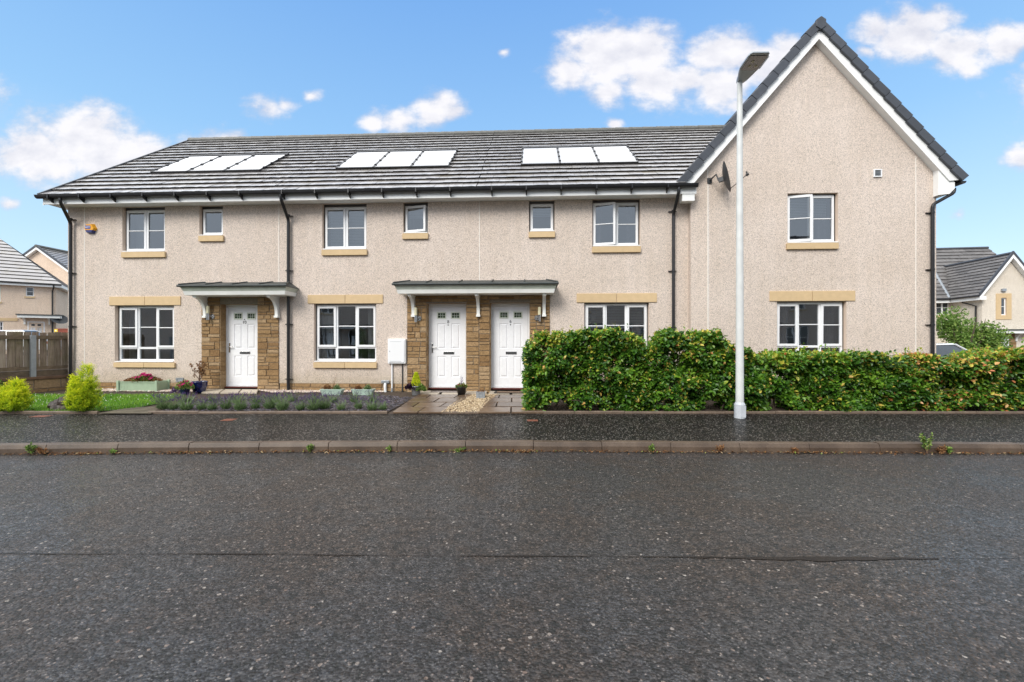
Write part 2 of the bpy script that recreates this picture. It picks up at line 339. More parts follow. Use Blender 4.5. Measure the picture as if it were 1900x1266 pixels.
def mat_road(name, dark, chips=True, wetlo=.25, wethi=1.0, brown=(.055, .042, .034), bstr=.9):
    m, nt, N, L, b = newmat(name); co = coords(N)
    # stones set in bitumen
    v = N.new('ShaderNodeTexVoronoi'); L.new(co, v.inputs['Vector']); v.inputs['Scale'].default_value = 60 if chips else 40
    dn = ntex(N, L, co, 30, 3, .6)
    v2 = N.new('ShaderNodeTexVoronoi'); L.new(co, v2.inputs['Vector']); v2.inputs['Scale'].default_value = 95 if chips else 48
    bw = N.new('ShaderNodeRGBToBW'); L.new(v.outputs['Color'], bw.inputs[0])
    bw2 = N.new('ShaderNodeRGBToBW'); L.new(v2.outputs['Color'], bw2.inputs[0])
    big = ntex(N, L, co, .8, 6, .62)
    mid = ntex(N, L, co, 4.5, 6, .7)
    pm = ramp(N, L, mth(N, L, 'ADD', mth(N, L, 'MULTIPLY', big, .6), mth(N, L, 'MULTIPLY', mid, .4)), [(.45, (0,) * 3), (.55, (1,) * 3)])
    c = mixrgb(N, L, pm, dark, brown)
    sp = ramp(N, L, mth(N, L, 'ADD', mth(N, L, 'MULTIPLY', bw.outputs[0], .6), mth(N, L, 'MULTIPLY', bw2.outputs[0], .4)), [(.34, (.45,) * 3), (.50, (.9,) * 3), (.68, (1.9,) * 3)]); c = mixrgb(N, L, 1.0, c, sp, 'MULTIPLY')
    # a few pale and pinkish stones; pale pavement specks paint in wet sparkle too
    inner = mth(N, L, 'LESS_THAN', v.outputs['Distance'], .30 if chips else .26)
    s1 = mth(N, L, 'MULTIPLY', mth(N, L, 'GREATER_THAN', bw.outputs[0], .79 if chips else .66), mth(N, L, 'MULTIPLY', inner, .8))
    c = mixrgb(N, L, s1, c, mixrgb(N, L, bw2.outputs[0], (.15, .10, .08), (.25, .225, .205)))
    inner2 = mth(N, L, 'LESS_THAN', v2.outputs['Distance'], .3 if chips else .40)
    s2 = mth(N, L, 'MULTIPLY', mth(N, L, 'GREATER_THAN', bw2.outputs[0], .74 if chips else .69), inner2)
    c = mixrgb(N, L, mth(N, L, 'MULTIPLY', s2, .6 if chips else .9), c, (.15, .145, .14) if chips else (.25, .23, .205))
    if chips:     # scattered bigger pale and pinkish chippings
        dv = N.new('ShaderNodeVectorMath'); dv.operation = 'ADD'; L.new(co, dv.inputs[0]); dq = N.new('ShaderNodeTexNoise'); dq.inputs['Scale'].default_value = 45; L.new(co, dq.inputs['Vector']); dk = N.new('ShaderNodeVectorMath'); dk.operation = 'SCALE'; L.new(dq.outputs['Color'], dk.inputs[0]); dk.inputs['Scale'].default_value = .018; L.new(dk.outputs[0], dv.inputs[1])
        v3 = N.new('ShaderNodeTexVoronoi'); L.new(dv.outputs[0], v3.inputs['Vector']); v3.inputs['Scale'].default_value = 30
        s3 = N.new('ShaderNodeSeparateColor'); L.new(v3.outputs['Color'], s3.inputs[0])
        k3 = mth(N, L, 'MULTIPLY', mth(N, L, 'GREATER_THAN', s3.outputs[0], .93), mth(N, L, 'LESS_THAN', v3.outputs['Distance'], .30))
        c = mixrgb(N, L, mth(N, L, 'MULTIPLY', k3, .85), c, mixrgb(N, L, s3.outputs[1], (.13, .085, .065), (.30, .27, .24)))
    # worn pits and torn seams between the stones, their shade put into the colour
    vc = N.new('ShaderNodeTexVoronoi'); vc.feature = 'DISTANCE_TO_EDGE'; wv = N.new('ShaderNodeMapping'); L.new(co, wv.inputs[0]); wv.inputs['Scale'].default_value = (1, 1.35, 1); L.new(wv.outputs[0], vc.inputs['Vector']); vc.inputs['Scale'].default_value = 40
    seam = mth(N, L, 'MULTIPLY', mth(N, L, 'LESS_THAN', vc.outputs['Distance'], .13), mth(N, L, 'GREATER_THAN', ntex(N, L, co, 16, 5, .7), .555))
    c = mixrgb(N, L, mth(N, L, 'MULTIPLY', seam, .92), c, (.006, .007, .006))
    L.new(c, b.inputs['Base Color'])
    setp(b, Roughness=.55); b.inputs['Specular IOR Level'].default_value = .5
    wet = ramp(N, L, mth(N, L, 'ADD', mth(N, L, 'MULTIPLY', big, .5), mth(N, L, 'MULTIPLY', ntex(N, L, co, 14, 5, .7), .5)), [(.42, (wethi,) * 3), (.56, (wetlo,) * 3)])
    br1 = ramp(N, L, ntex(N, L, co, 60, 5, .75), [(.40, (.45,) * 3), (.55, (1,) * 3)])
    br2 = ramp(N, L, ntex(N, L, co, 85, 3, .7), [(.40, (.35,) * 3), (.58, (1,) * 3)])
    wet = mixrgb(N, L, 1.0, mixrgb(N, L, 1.0, wet, br1, 'MULTIPLY'), br2, 'MULTIPLY'); wet = mixrgb(N, L, 1.0, wet, ramp(N, L, bw.outputs[0], [(.32, (.35,) * 3), (.58, (1,) * 3)]), 'MULTIPLY')
    wet = mixrgb(N, L, mth(N, L, 'MULTIPLY', seam, .95), wet, (0, 0, 0))
    L.new(wet, b.inputs['Coat Weight']); b.inputs['Coat Roughness'].default_value = .09 if chips else .13; b.inputs['Coat IOR'].default_value = 1.52 if chips else 1.36; b.inputs['Specular IOR Level'].default_value = .5 if chips else .25
    h = mth(N, L, 'ADD', mth(N, L, 'MULTIPLY', v.outputs['Distance'], -.8), mth(N, L, 'MULTIPLY', dn, 1.3))
    h = mth(N, L, 'ADD', h, mth(N, L, 'MULTIPLY', mid, 1.2)); h = mth(N, L, 'SUBTRACT', h, mth(N, L, 'MULTIPLY', seam, .9))
    nb = bump(N, L, h, bstr, .012); L.new(nb, b.inputs['Normal'])
    h2 = mth(N, L, 'SUBTRACT', mth(N, L, 'ADD', mth(N, L, 'MULTIPLY', dn, 1.3), mth(N, L, 'MULTIPLY', mid, .9)), mth(N, L, 'ADD', mth(N, L, 'MULTIPLY', v.outputs['Distance'], .5), mth(N, L, 'MULTIPLY', seam, .5)))
    L.new(bump(N, L, h2, bstr * .36, .009), b.inputs['Coat Normal'])
    M[name] = m
mat_road('road_asphalt', (.019, .0180, .0182), True, .25, 1.0, (.024, .0170, .0125), bstr=.85)
mat_road('pavement_asphalt', (.0075, .0062, .0052), False, .22, .80, (.008, .0055, .004), .9)
def mat_kerb():
    m, nt, N, L, b = newmat('kerb_concrete'); co = coords(N)
    n = ntex(N, L, co, 2.2, 7, .65); g = ntex(N, L, co, 70, 5, .7)
    c = ramp(N, L, n, [(.3, (.046, .029, .018)), (.5, (.080, .053, .035)), (.72, (.130, .092, .064))])
    c = mixrgb(N, L, 1.0, c, ramp(N, L, g, [(.3, (.75,) * 3), (.65, (1.1,) * 3)]), 'MULTIPLY')
    L.new(c, b.inputs['Base Color']); setp(b, Roughness=.55); b.inputs['Coat Weight'].default_value = .2; b.inputs['Coat Roughness'].default_value = .35
    L.new(bump(N, L, g, .35, .004), b.inputs['Normal']); M['kerb_concrete'] = m
mat_kerb()
def mat_slab():
    m, nt, N, L, b = newmat('paving_slab'); co = coords(N)
    c = ramp(N, L, tintattr(N), [(0, (.082, .048, .028)), (.5, (.118, .075, .045)), (1, (.16, .108, .07))])
    c = mixrgb(N, L, 1.0, c, ramp(N, L, ntex(N, L, co, 5, 7, .65), [(.3, (.7, .68, .65)), (.6, (1.1,) * 3)]), 'MULTIPLY')
    L.new(c, b.inputs['Base Color']); setp(b, Roughness=.45); b.inputs['Coat Weight'].default_value = .5; b.inputs['Coat Roughness'].default_value = .25
    L.new(bump(N, L, ntex(N, L, co, 60, 5, .7), .3, .004), b.inputs['Normal']); M['paving_slab'] = m
mat_slab()
simple('ground_dirt', (.09, .075, .05), .9, .4, 4, .6, 30)
simple('puddle', (.012, .009, .007), .45, .3, 9, .3, 40, spec=.3)
simple('lawn_base', (.05, .10, .02), .9, .4, 9, .6, 40)

# ------------------------------------------------------------------ mesh builder
class MB:
    def __init__(s): s.v = []; s.f = []; s.t = []; s.m = []; s.cur = 0
    def add(s, vs, fs, tint=.5, mi=None):
        o = len(s.v); s.v += [tuple(p) for p in vs]
        for f in fs: s.f.append(tuple(i + o for i in f)); s.t.append(tint); s.m.append(s.cur if mi is None else mi)
    def quad(s, *p, tint=.5, mi=None): s.add(p, [tuple(range(len(p)))], tint, mi)
    def box(s, x0, x1, y0, y1, z0, z1, tint=.5, mi=None):
        s.add([(x0,y0,z0),(x1,y0,z0),(x1,y1,z0),(x0,y1,z0),(x0,y0,z1),(x1,y0,z1),(x1,y1,z1),(x0,y1,z1)],
              [(0,3,2,1),(4,5,6,7),(0,1,5,4),(1,2,6,5),(2,3,7,6),(3,0,4,7)], tint, mi)
    def obox(s, c, ax, ay, az, tint=.5, mi=None):   # oriented box, half axes
        c = Vector(c); ax = Vector(ax); ay = Vector(ay); az = Vector(az)
        vs = [c + i * ax + j * ay + k * az for k in (-1, 1) for (i, j) in ((-1,-1),(1,-1),(1,1),(-1,1))]
        s.add(vs, [(0,3,2,1),(4,5,6,7),(0,1,5,4),(1,2,6,5),(2,3,7,6),(3,0,4,7)], tint, mi)
    def tube(s, pts, r, n=8, tint=.5, mi=None, cap=True):
        pts = [Vector(p) for p in pts]; rs = r if isinstance(r, (list, tuple)) else [r] * len(pts)
        rings = []; prev = None
        for i, p in enumerate(pts):
            d = (pts[min(i + 1, len(pts) - 1)] - pts[max(i - 1, 0)]).normalized()
            if prev is None:
                up = Vector((0, 0, 1)) if abs(d.z) < .9 else Vector((1, 0, 0)); a = d.cross(up).normalized()
            else: a = (prev - d * prev.dot(d)).normalized()
            prev = a; b = d.cross(a)
            rings.append([p + rs[i] * (cos(2*pi*k/n) * a + sin(2*pi*k/n) * b) for k in range(n)])
        vs = [q for rg in rings for q in rg]; fs = []
        for i in range(len(pts) - 1):
            for k in range(n): fs.append((i*n+k, i*n+(k+1) % n, (i+1)*n+(k+1) % n, (i+1)*n+k))
        if cap: fs.append(tuple(range(n))[::-1]); fs.append(tuple((len(pts)-1)*n + k for k in range(n)))
        s.add(vs, fs, tint, mi)
    def lathe(s, prof, c=(0, 0, 0), n=20, tint=.5, mi=None, sq=1.0):
        vs = []; fs = []
        for (r, z) in prof:
            for k in range(n): vs.append((c[0] + r*cos(2*pi*k/n), c[1] + r*sq*sin(2*pi*k/n), c[2] + z))
        for i in range(len(prof) - 1):
            for k in range(n): fs.append((i*n+k, i*n+(k+1) % n, (i+1)*n+(k+1) % n, (i+1)*n+k))
        s.add(vs, fs, tint, mi)
    def prism(s, pts, d, tint=.5, mi=None):   # polygon swept by the vector d
        d = Vector(d); n = len(pts); a = [Vector(p) for p in pts]; b = [p + d for p in a]
        fs = [tuple(range(n)), tuple(range(2*n - 1, n - 1, -1))] + [(i, i + n, (i+1) % n + n, (i+1) % n) for i in range(n)]
        s.add(a + b, fs, tint, mi)
    def build(s, name, mats, parent=None, smooth=False, bevel=0, bseg=2):
        org = Vector((0, 0, 0))
        if parent is not None: org = ORG.get(parent.name, Vector((0, 0, 0)))
        me = bpy.data.meshes.new(name)
        me.from_pydata([(x - org.x, y - org.y, z - org.z) for x, y, z in s.v], [], s.f)
        if isinstance(mats, str): mats = [mats]
        for k in mats: me.materials.append(M[k])
        at = me.attributes.new('tint', 'FLOAT', 'FACE'); at.data.foreach_set('value', s.t)
        me.polygons.foreach_set('material_index', s.m)
        if smooth: me.polygons.foreach_set('use_smooth', [True] * len(me.polygons))
        me.update()
        o = bpy.data.objects.new(name, me); C.objects.link(o)
        if parent is not None: o.parent = parent; ORG[o.name] = org
        if bevel:
            bm = bmesh.new(); bm.from_mesh(me); bmesh.ops.remove_doubles(bm, verts=bm.verts, dist=.00005); bmesh.ops.recalc_face_normals(bm, faces=bm.faces); bm.to_mesh(me); bm.free()
            md = o.modifiers.new('bevel', 'BEVEL'); md.width = bevel; md.segments = bseg; md.limit_method = 'ANGLE'; md.angle_limit = radians(35)
        return o
ORG = {}
class Frame:
    def __init__(s, X, Y, ang): s.X = X; s.Y = Y; s.ang = ang
    def w(s, a, b, z): return (s.X + a*cos(s.ang) - b*sin(s.ang), s.Y + a*sin(s.ang) + b*cos(s.ang), z)
WORLD = Frame(0, 0, 0)
def props(o, label, cat, group=None, kind=None):
    if label: o['label'] = label
    if cat: o['category'] = cat
    if group: o['group'] = group
    if kind: o['kind'] = kind
    return o
def thing(name, label, cat, org=(0, 0, 0), fr=WORLD, group=None):
    o = bpy.data.objects.new(name, None); C.objects.link(o); o.empty_display_size = .2
    o.location = fr.w(*org); o.rotation_euler = (0, 0, fr.ang); ORG[o.name] = Vector(org)
    return props(o, label, cat, group)
def place(o, fr, org=None):   # a top-level mesh built in frame coordinates
    me = o.data
    if org is None:
        n = len(me.vertices); xs = [v.co for v in me.vertices]
        org = (sum(v.x for v in xs)/n, sum(v.y for v in xs)/n, min(v.z for v in xs))
    me.transform(Matrix.Translation(-Vector(org))); o.location = fr.w(*org); o.rotation_euler = (0, 0, fr.ang); return o

# ------------------------------------------------------------------ house frame: facade plane b = 0
THETA = math.atan(6.2e-5 * FPX); D0 = 10.40
HF = Frame(0, D0, -THETA)
def P(x, y, b=0.0):
    """where the line of sight through a pixel of the photograph meets the plane b of the terrace"""
    xp = (x - 950) / FPX
    t = (b + D0 * cos(THETA)) / (xp * sin(THETA) + cos(THETA))
    X = xp * t; Y = t
    return (X * cos(THETA) - (Y - D0) * sin(THETA), EYE + (633 - y) * t / FPX)
def A(x, b=0.0): return P(x, 633, b)[0]
def Z(x, y, b=0.0): return P(x, y, b)[1]
def gz(Y): return .17 + max(0, Y - 7.85) * .028
def G(x, y):
    """point of the sloping garden ground seen at a pixel"""
    z = .2
    for _ in range(6):
        Y = FPX * (EYE - z) / (y - 633); z = gz(Y)
    return ((x - 950) / FPX * Y, Y, z)

def text_into(mb, s, a, b, z, size, mi=None, ext=.002):
    cu = bpy.data.curves.new('t', 'FONT'); cu.body = s; cu.size = size; cu.align_x = 'CENTER'; cu.align_y = 'CENTER'; cu.extrude = ext; cu.resolution_u = 3
    o = bpy.data.objects.new('t', cu); C.objects.link(o); bpy.context.view_layer.update()
    me = o.evaluated_get(bpy.context.evaluated_depsgraph_get()).to_mesh()
    mb.add([(a + v.co.x, b - v.co.z, z + v.co.y) for v in me.vertices], [tuple(p.vertices) for p in me.polygons], .5, mi)
    o.evaluated_get(bpy.context.evaluated_depsgraph_get()).to_mesh_clear()
    bpy.data.objects.remove(o); bpy.data.curves.remove(cu)

# ------------------------------------------------------------------ wall pieces
def wall_face(mb, a0, a1, z0, z1, holes, b=0, depth=.10, mi=0, rmi=1):
    xs = sorted({a0, a1, *[h[0] for h in holes], *[h[1] for h in holes]}); zs = sorted({z0, z1, *[h[2] for h in holes], *[h[3] for h in holes]})
    xs = [x for x in xs if a0 <= x <= a1]; zs = [z for z in zs if z0 <= z <= z1]
    for i in range(len(xs) - 1):
        for j in range(len(zs) - 1):
            cx = (xs[i] + xs[i+1]) / 2; cz = (zs[j] + zs[j+1]) / 2
            if any(h[0] < cx < h[1] and h[2] < cz < h[3] for h in holes): continue
            mb.quad((xs[i], b, zs[j]), (xs[i+1], b, zs[j]), (xs[i+1], b, zs[j+1]), (xs[i], b, zs[j+1]), mi=mi)
    for h in holes:
        dp = h[4] if len(h) > 4 else depth
        if dp <= 0: continue
        x0, x1, q0, q1 = h[:4]; e = b + dp
        mb.quad((x0, b, q0), (x0, b, q1), (x0, e, q1), (x0, e, q0), mi=rmi)
        mb.quad((x1, b, q0), (x1, e, q0), (x1, e, q1), (x1, b, q1), mi=rmi)
        mb.quad((x0, b, q1), (x1, b, q1), (x1, e, q1), (x0, e, q1), mi=rmi)
        mb.quad((x0, b, q0), (x0, e, q0), (x1, e, q0), (x1, b, q0), mi=rmi)

def stones(mb, a0, a1, z0, z1, holes, b, r, hmin=.07, hmax=.19, lmin=.13, lmax=.38):
    """random coursed rubble: separate bevelled blocks over a mortar bed"""
    z = z0
    while z < z1 - .03:
        h = r.uniform(hmin, hmax)
        if z + h > z1 - .05: h = z1 - z
        # free intervals in this course
        iv = [(a0, a1)]
        for (h0, h1, q0, q1) in holes:
            if q1 > z + .01 and q0 < z + h - .01:
                n = []
                for (p, q) in iv:
                    if h0 > p: n.append((p, min(q, h0)))
                    if h1 < q: n.append((max(p, h1), q))
                iv = n
        for (p, q) in iv:
            x = p
            while x < q - .01:
                l = r.uniform(lmin, lmax)
                if x + l > q - .12: l = q - x
                stack = [(z, z + h)]
                if h > .125 and r.random() < .45: k = z + h * r.uniform(.4, .6); stack = [(z, k), (k, z + h)]
                for (s0, s1) in stack:
                    g = .005; o = b - r.uniform(.012, .024); t = r.random()
                    X0, X1, Z0, Z1 = x + g, x + l - g, s0 + g, s1 - g; i = .006
                    j = lambda: r.uniform(-.004, .004)
                    f = [(X0+i, o+j(), Z0+i), (X1-i, o+j(), Z0+i), (X1-i, o+j(), Z1-i), (X0+i, o+j(), Z1-i)]
                    k = [(X0, b+.004, Z0), (X1, b+.004, Z0), (X1, b+.004, Z1), (X0, b+.004, Z1)]
                    mb.add(f + k, [(0,1,2,3),(4,5,1,0),(5,6,2,1),(6,7,3,2),(7,4,0,3)], t, 0)
                x += l
        z += h

# ------------------------------------------------------------------ windows
def bar_rect(mb, x0, x1, z0, z1, w, b0, b1, mi=0):     # a rectangular frame of bars
    mb.box(x0, x0 + w, b0, b1, z0, z1, mi=mi); mb.box(x1 - w, x1, b0, b1, z0, z1, mi=mi)
    mb.box(x0 + w, x1 - w, b0, b1, z0, z0 + w, mi=mi); mb.box(x0 + w, x1 - w, b0, b1, z1 - w, z1, mi=mi)
def sash(parent, x0, x1, z0, z1, b, bar=True, opened=0, hinge='l', name='sash'):
    """an opening leaf: frame and glazing bar, with its pane; turned about its hinge when ajar"""
    mb = MB(); w = .052
    bar_rect(mb, 0, x1 - x0, 0, z1 - z0, w, -.022, .02)
    if bar: mb.box(w, x1 - x0 - w, -.016, .012, (z1 - z0)/2 - .011, (z1 - z0)/2 + .011)
    if opened: mb.box(x1 - x0 - .045, x1 - x0 - .015, .02, .045, (z1-z0)*.42, (z1-z0)*.42 + .10)
    f = mb.build(name, 'upvc', None, bevel=.005); f.parent = parent
    f.location = Vector((x0, b, z0)) - ORG[parent.name]
    f.rotation_euler = (0, 0, -radians(opened))
    g = MB(); g.quad((w, 0, w), (x1-x0-w, 0, w), (x1-x0-w, 0, z1-z0-w), (w, 0, z1-z0-w))
    p = g.build('pane', 'glass'); p.parent = f
    return f
def window_room(root, win, x0, x1, z0, z1, b, style):
    m = MB(); e = .25; d = b + .04; k = d + 1.8
    X0, X1, Z0, Z1 = x0 - e, x1 + e, z0 - .25, z1 + .15
    m.quad((X0, k, Z0), (X1, k, Z0), (X1, k, Z1), (X0, k, Z1)); m.quad((X0, d, Z0), (X0, k, Z0), (X0, k, Z1), (X0, d, Z1))
    m.quad((X1, d, Z0), (X1, d, Z1), (X1, k, Z1), (X1, k, Z0)); m.quad((X0, d, Z0), (X1, d, Z0), (X1, k, Z0), (X0, k, Z0)); m.quad((X0, d, Z1), (X0, k, Z1), (X1, k, Z1), (X1, d, Z1))
    for q in ((X0, x0, Z0, Z1), (x1, X1, Z0, Z1), (x0, x1, Z0, z0), (x0, x1, z1, Z1)):
        m.quad((q[0], d, q[2]), (q[1], d, q[2]), (q[1], d, q[3]), (q[0], d, q[3]))
    m.build('room_lining', 'room', win)
    if 'blind' in style:
        m = MB(); z = z1 - .02
        top = z0 + .02 if 'half' not in style else z0 + (z1 - z0) * .62
        while z > top:
            m.quad((x0 + .04, d + .07, z), (x1 - .04, d + .07, z), (x1 - .04, d + .095, z - .022), (x0 + .04, d + .095, z - .022)); z -= .038
        m.build('blind', 'blind', win)
    if 'curtain' in style:
        mat = 'curtain_grey' if 'grey' in style else 'curtain'
        for s in (0, 1):
            m = MB(); n = 22; wd = (x1 - x0) * (.20 if 'wide' not in style else .27); xs = x0 + .0 if s == 0 else x1 - wd - .0
            pts = [(xs + wd*i/n, d + .14 + .025*sin(i*1.9) + .012*sin(i*4.1)) for i in range(n + 1)]
            for i in range(n): m.quad((*pts[i], z0 - .1), (*pts[i+1], z0 - .1), (*pts[i+1], z1 + .05), (*pts[i], z1 + .05))
            m.build('curtain', mat, win, smooth=True)
def window3(root, x0, x1, z0, z1, b, style='curtain'):
    """three lights over three fixed lower lights"""
    m = MB(); f = .055; W = x1 - x0; H = z1 - z0; t = z0 + H * .235; m1 = x0 + W * .335; m2 = x0 + W * .665; c0, c1 = b, b + .06
    bar_rect(m, x0, x1, z0, z1, f * .8, c0, c1)
    for c in (m1, m2): m.box(c - .03, c + .03, c0 + .001, c1, z0 + f*.8, z1 - f*.8)
    for (p, q) in ((x0 + f*.8, m1 - .03), (m1 + .03, m2 - .03), (m2 + .03, x1 - f*.8)): m.box(p, q, c0 + .002, c1, t - .026, t + .026)
    m.box(m1 + .03, m2 - .03, c0 + .02, c0 + .045, t + (z1 - t)/2 - .011, t + (z1 - t)/2 + .011)
    for (p, q) in ((x0 + .08, m1 - .05), (m2 + .05, x1 - .08)): m.box(p, q, c0 - .012, c0, z1 - f*.8 + .012, z1 - f*.8 + .024)   # trickle vents
    w = m.build('window', 'upvc', root, bevel=.004)
    g = MB(); e = c0 + .03
    for (p, q) in ((x0 + f*.8, m1 - .03), (m1 + .03, m2 - .03), (m2 + .03, x1 - f*.8)): g.quad((p, e, z0 + f*.8), (q, e, z0 + f*.8), (q, e, t - .026), (p, e, t - .026))
    g.quad((m1 + .03, e, t + .026), (m2 - .03, e, t + .026), (m2 - .03, e, z1 - f*.8), (m1 + .03, e, z1 - f*.8))
    g.build('pane', 'glass', w)
    for (p, q) in ((x0 + f*.45, m1 - .012), (m2 + .012, x1 - f*.45)): sash(w, p, q, t + .012, z1 - f*.7, c0 - .002)
    window_room(root, w, x0 + .02, x1 - .02, z0 + .02, z1 - .02, c1, style)
    return w
def window2(root, x0, x1, z0, z1, b, style='', opened=(0, 0)):
    m = MB(); mid = (x0 + x1)/2; c0, c1 = b, b + .06
    bar_rect(m, x0, x1, z0, z1, .04, c0, c1); m.box(mid - .03, mid + .03, c0 + .001, c1, z0 + .04, z1 - .04)
    for (p, q) in ((x0 + .08, mid - .08), (mid + .08, x1 - .08)): m.box(p, q, c0 - .014, c0, z1 - .014, z1 - .002)
    w = m.build('window', 'upvc', root, bevel=.004)
    for k, (p, q) in enumerate(((x0 + .015, mid - .006), (mid + .006, x1 - .015))):
        sash(w, p, q, z0 + .016, z1 - .022, c0 - .002, True, opened[k])
    window_room(root, w, x0 + .02, x1 - .02, z0 + .02, z1 - .02, c1, style); return w
def window1(root, x0, x1, z0, z1, b, style='', opened=0):
    m = MB(); c0, c1 = b, b + .06; bar_rect(m, x0, x1, z0, z1, .04, c0, c1); m.box(x0 + .08, x1 - .08, c0 - .014, c0, z1 - .014, z1 - .002)
    w = m.build('window', 'upvc', root, bevel=.004)
    sash(w, x0 + .015, x1 - .015, z0 + .016, z1 - .022, c0 - .002, False, opened)
    window_room(root, w, x0 + .02, x1 - .02, z0 + .02, z1 - .02, c1, style); return w
def sill_and_head(root, win, op, sx, sz, lint, b, r, white=True):
    """stone sill under the opening, white inner sill over it, stone lintel in two pieces"""
    m = MB()
    if sx[1] - sx[0] > 1.33:
        mid = (sx[0] + sx[1])/2; parts = [(sx[0], mid - .003), (mid + .003, sx[1])]
    else: parts = [sx]
    for (p, q) in parts: m.box(p, q, b - .055, b + .09, sz[0], sz[1] - .012, tint=r.random())
    m.build('sill', 'sandstone', win, bevel=.006)
    m = MB(); m.box(op[0] + .02, op[1] - .008, b - .022, b + .10, sz[1] + .002, sz[1] + .026); m.build('window_ledge', 'upvc', win, bevel=.004)
    if lint:
        m = MB(); mid = (lint[0] + lint[1])/2
        for (p, q) in ((lint[0], mid - .004), (mid + .004, lint[1])): m.box(p, q, b - .022, b + .10, lint[2], lint[3], tint=r.random())
        m.build('lintel', 'sandstone', win, bevel=.006)

# ------------------------------------------------------------------ door with frame
def make_door(root, x0, x1, z0, z1, b, number, handle_left=True):
    f = MB(); w = .058
    f.box(x0, x0 + w, b, b + .07, z0, z1); f.box(x1 - w, x1, b, b + .07, z0, z1); f.box(x0 + w, x1 - w, b, b + .07, z1 - w - .012, z1)
    f.box(x0 - .02, x1 + .02, b - .03, b + .02, z1 + .001, z1 + .014)
    fo = f.build('door_frame', 'upvc', root, bevel=.005)
    X0, X1, Z0, Z1 = x0 + w + .004, x1 - w - .004, z0 + .035, z1 - w - .016; W = X1 - X0; H = Z1 - Z0; c = b + .012
    m = MB()
    holes = []
    def zf(p): return Z0 + H * (1 - p)
    cols = ((.185, .435), (.595, .845))
    pan = [(X0 + W*p, X0 + W*q, zf(t1), zf(t0)) for (p, q) in cols for (t0, t1) in ((.205, .525), (.618, .885))]
    glz = [(X0 + W*p, X0 + W*q, zf(.135), zf(.072)) for (p, q) in ((.20, .42), (.61, .83))]
    allh = pan + glz
    xs = sorted({X0, X1, *[h[0] for h in allh], *[h[1] for h in allh]}); zs = sorted({Z0, Z1, *[h[2] for h in allh], *[h[3] for h in allh]})
    for i in range(len(xs)-1):
        for j in range(len(zs)-1):
            cx = (xs[i]+xs[i+1])/2; cz = (zs[j]+zs[j+1])/2
            if any(h[0] < cx < h[1] and h[2] < cz < h[3] for h in allh): continue
            m.quad((xs[i], c, zs[j]), (xs[i+1], c, zs[j]), (xs[i+1], c, zs[j+1]), (xs[i], c, zs[j+1]))
    for (p, q, s, t) in pan:      # moulded panels: groove then raised field
        def ring(i, d): return [(p+i, c+d, s+i), (q-i, c+d, s+i), (q-i, c+d, t-i), (p+i, c+d, t-i)]
        rs = [ring(0, 0), ring(.012, .014), ring(.024, .014), ring(.046, -.001)]
        for u, v in zip(rs, rs[1:]):
            for k in range(4): m.quad(u[k], u[(k+1) % 4], v[(k+1) % 4], v[k])
        m.quad(*rs[-1])
    m.quad((X0, c, Z0), (X0, c + .03, Z0), (X1, c + .03, Z0), (X1, c, Z0))
    m.quad((X0, c, Z0), (X0, c, Z1), (X0, c+.04, Z1), (X0, c+.04, Z0)); m.quad((X1, c, Z0), (X1, c+.04, Z0), (X1, c+.04, Z1), (X1, c, Z1)); m.quad((X0, c, Z1), (X1, c, Z1), (X1, c+.04, Z1), (X0, c+.04, Z1))
    door = m.build('door', 'door_white', root)
    k = MB(); k.quad((X0 - .03, c + .045, Z0 - .03), (X1 + .03, c + .045, Z0 - .03), (X1 + .03, c + .045, Z1 + .03), (X0 - .03, c + .045, Z1 + .03)); k.build('door_seal', 'door_seal', door)
    for (p, q, s, t) in glz:
        g = MB(); g.quad((p, c + .008, s), (q, c + .008, s), (q, c + .008, t), (p, c + .008, t), mi=0)
        for u in (.35, .65): g.box(p + (q-p)*u - .003, p + (q-p)*u + .003, c + .003, c + .007, s, t, mi=1)
        g.box(p, q, c + .003, c + .0065, (s+t)/2 - .003, (s+t)/2 + .003, mi=1)
        g.build('door_glazing', ['door_glass', 'leaded'], door)
        g = MB(); bar_rect(g, p - .022, q + .022, s - .022, t + .022, .024, c - .010, c + .006); g.build('glazing_bead', 'door_bead', door, bevel=.004)
    hx = X0 + .035 if handle_left else X1 - .035; sg = 1 if handle_left else -1; hz = zf(.515)
    g = MB(); g.box(hx - .018, hx + .018, c - .010, c + .001, hz - .12, hz + .12); g.tube([(hx, c - .005, hz + .02), (hx, c - .055, hz + .02)], .009, 8); g.tube([(hx, c - .052, hz + .02), (hx + sg*.12, c - .05, hz + .02)], .010, 8)
    g.build('door_handle', 'chrome', door, bevel=.003)
    lx = (X0 + X1)/2 + (.02); lz = zf(.578)
    g = MB(); g.box(lx - .135, lx + .135, c - .010, c + .001, lz - .034, lz + .034, mi=0); g.box(lx - .115, lx + .115, c - .014, c - .0101, lz - .020, lz + .012, mi=1); g.build('letterbox', ['chrome', 'dish_grey'], door, bevel=.003)
    n = MB(); text_into(n, number, (X0+X1)/2 + .004, c - .004, zf(.185), .110); n.build('door_number', 'ink_black', door)
    n = MB(); n.lathe([(0, .004), (.013, .004), (.015, 0)], (0, 0, 0), 10)
    pz = zf(.225) if number != '10' else zf(.148)
    n.v = [((X0+X1)/2 + x + .004, c - z - .002, pz + y) for (x, y, z) in n.v]; n.build('peephole', 'ink_black', door)
    s = MB(); s.box(x0 - .01, x1 + .01, b - .06, b + .08, z0 - .03, z0 + .004, mi=0); s.build('threshold', 'mahogany', root, bevel=.004)
    s = MB(); s.box(x0 + w, x1 - w, b - .012, b + .05, z0 + .006, z0 + .030); s.build('weather_bar', 'upvc', door, bevel=.004)
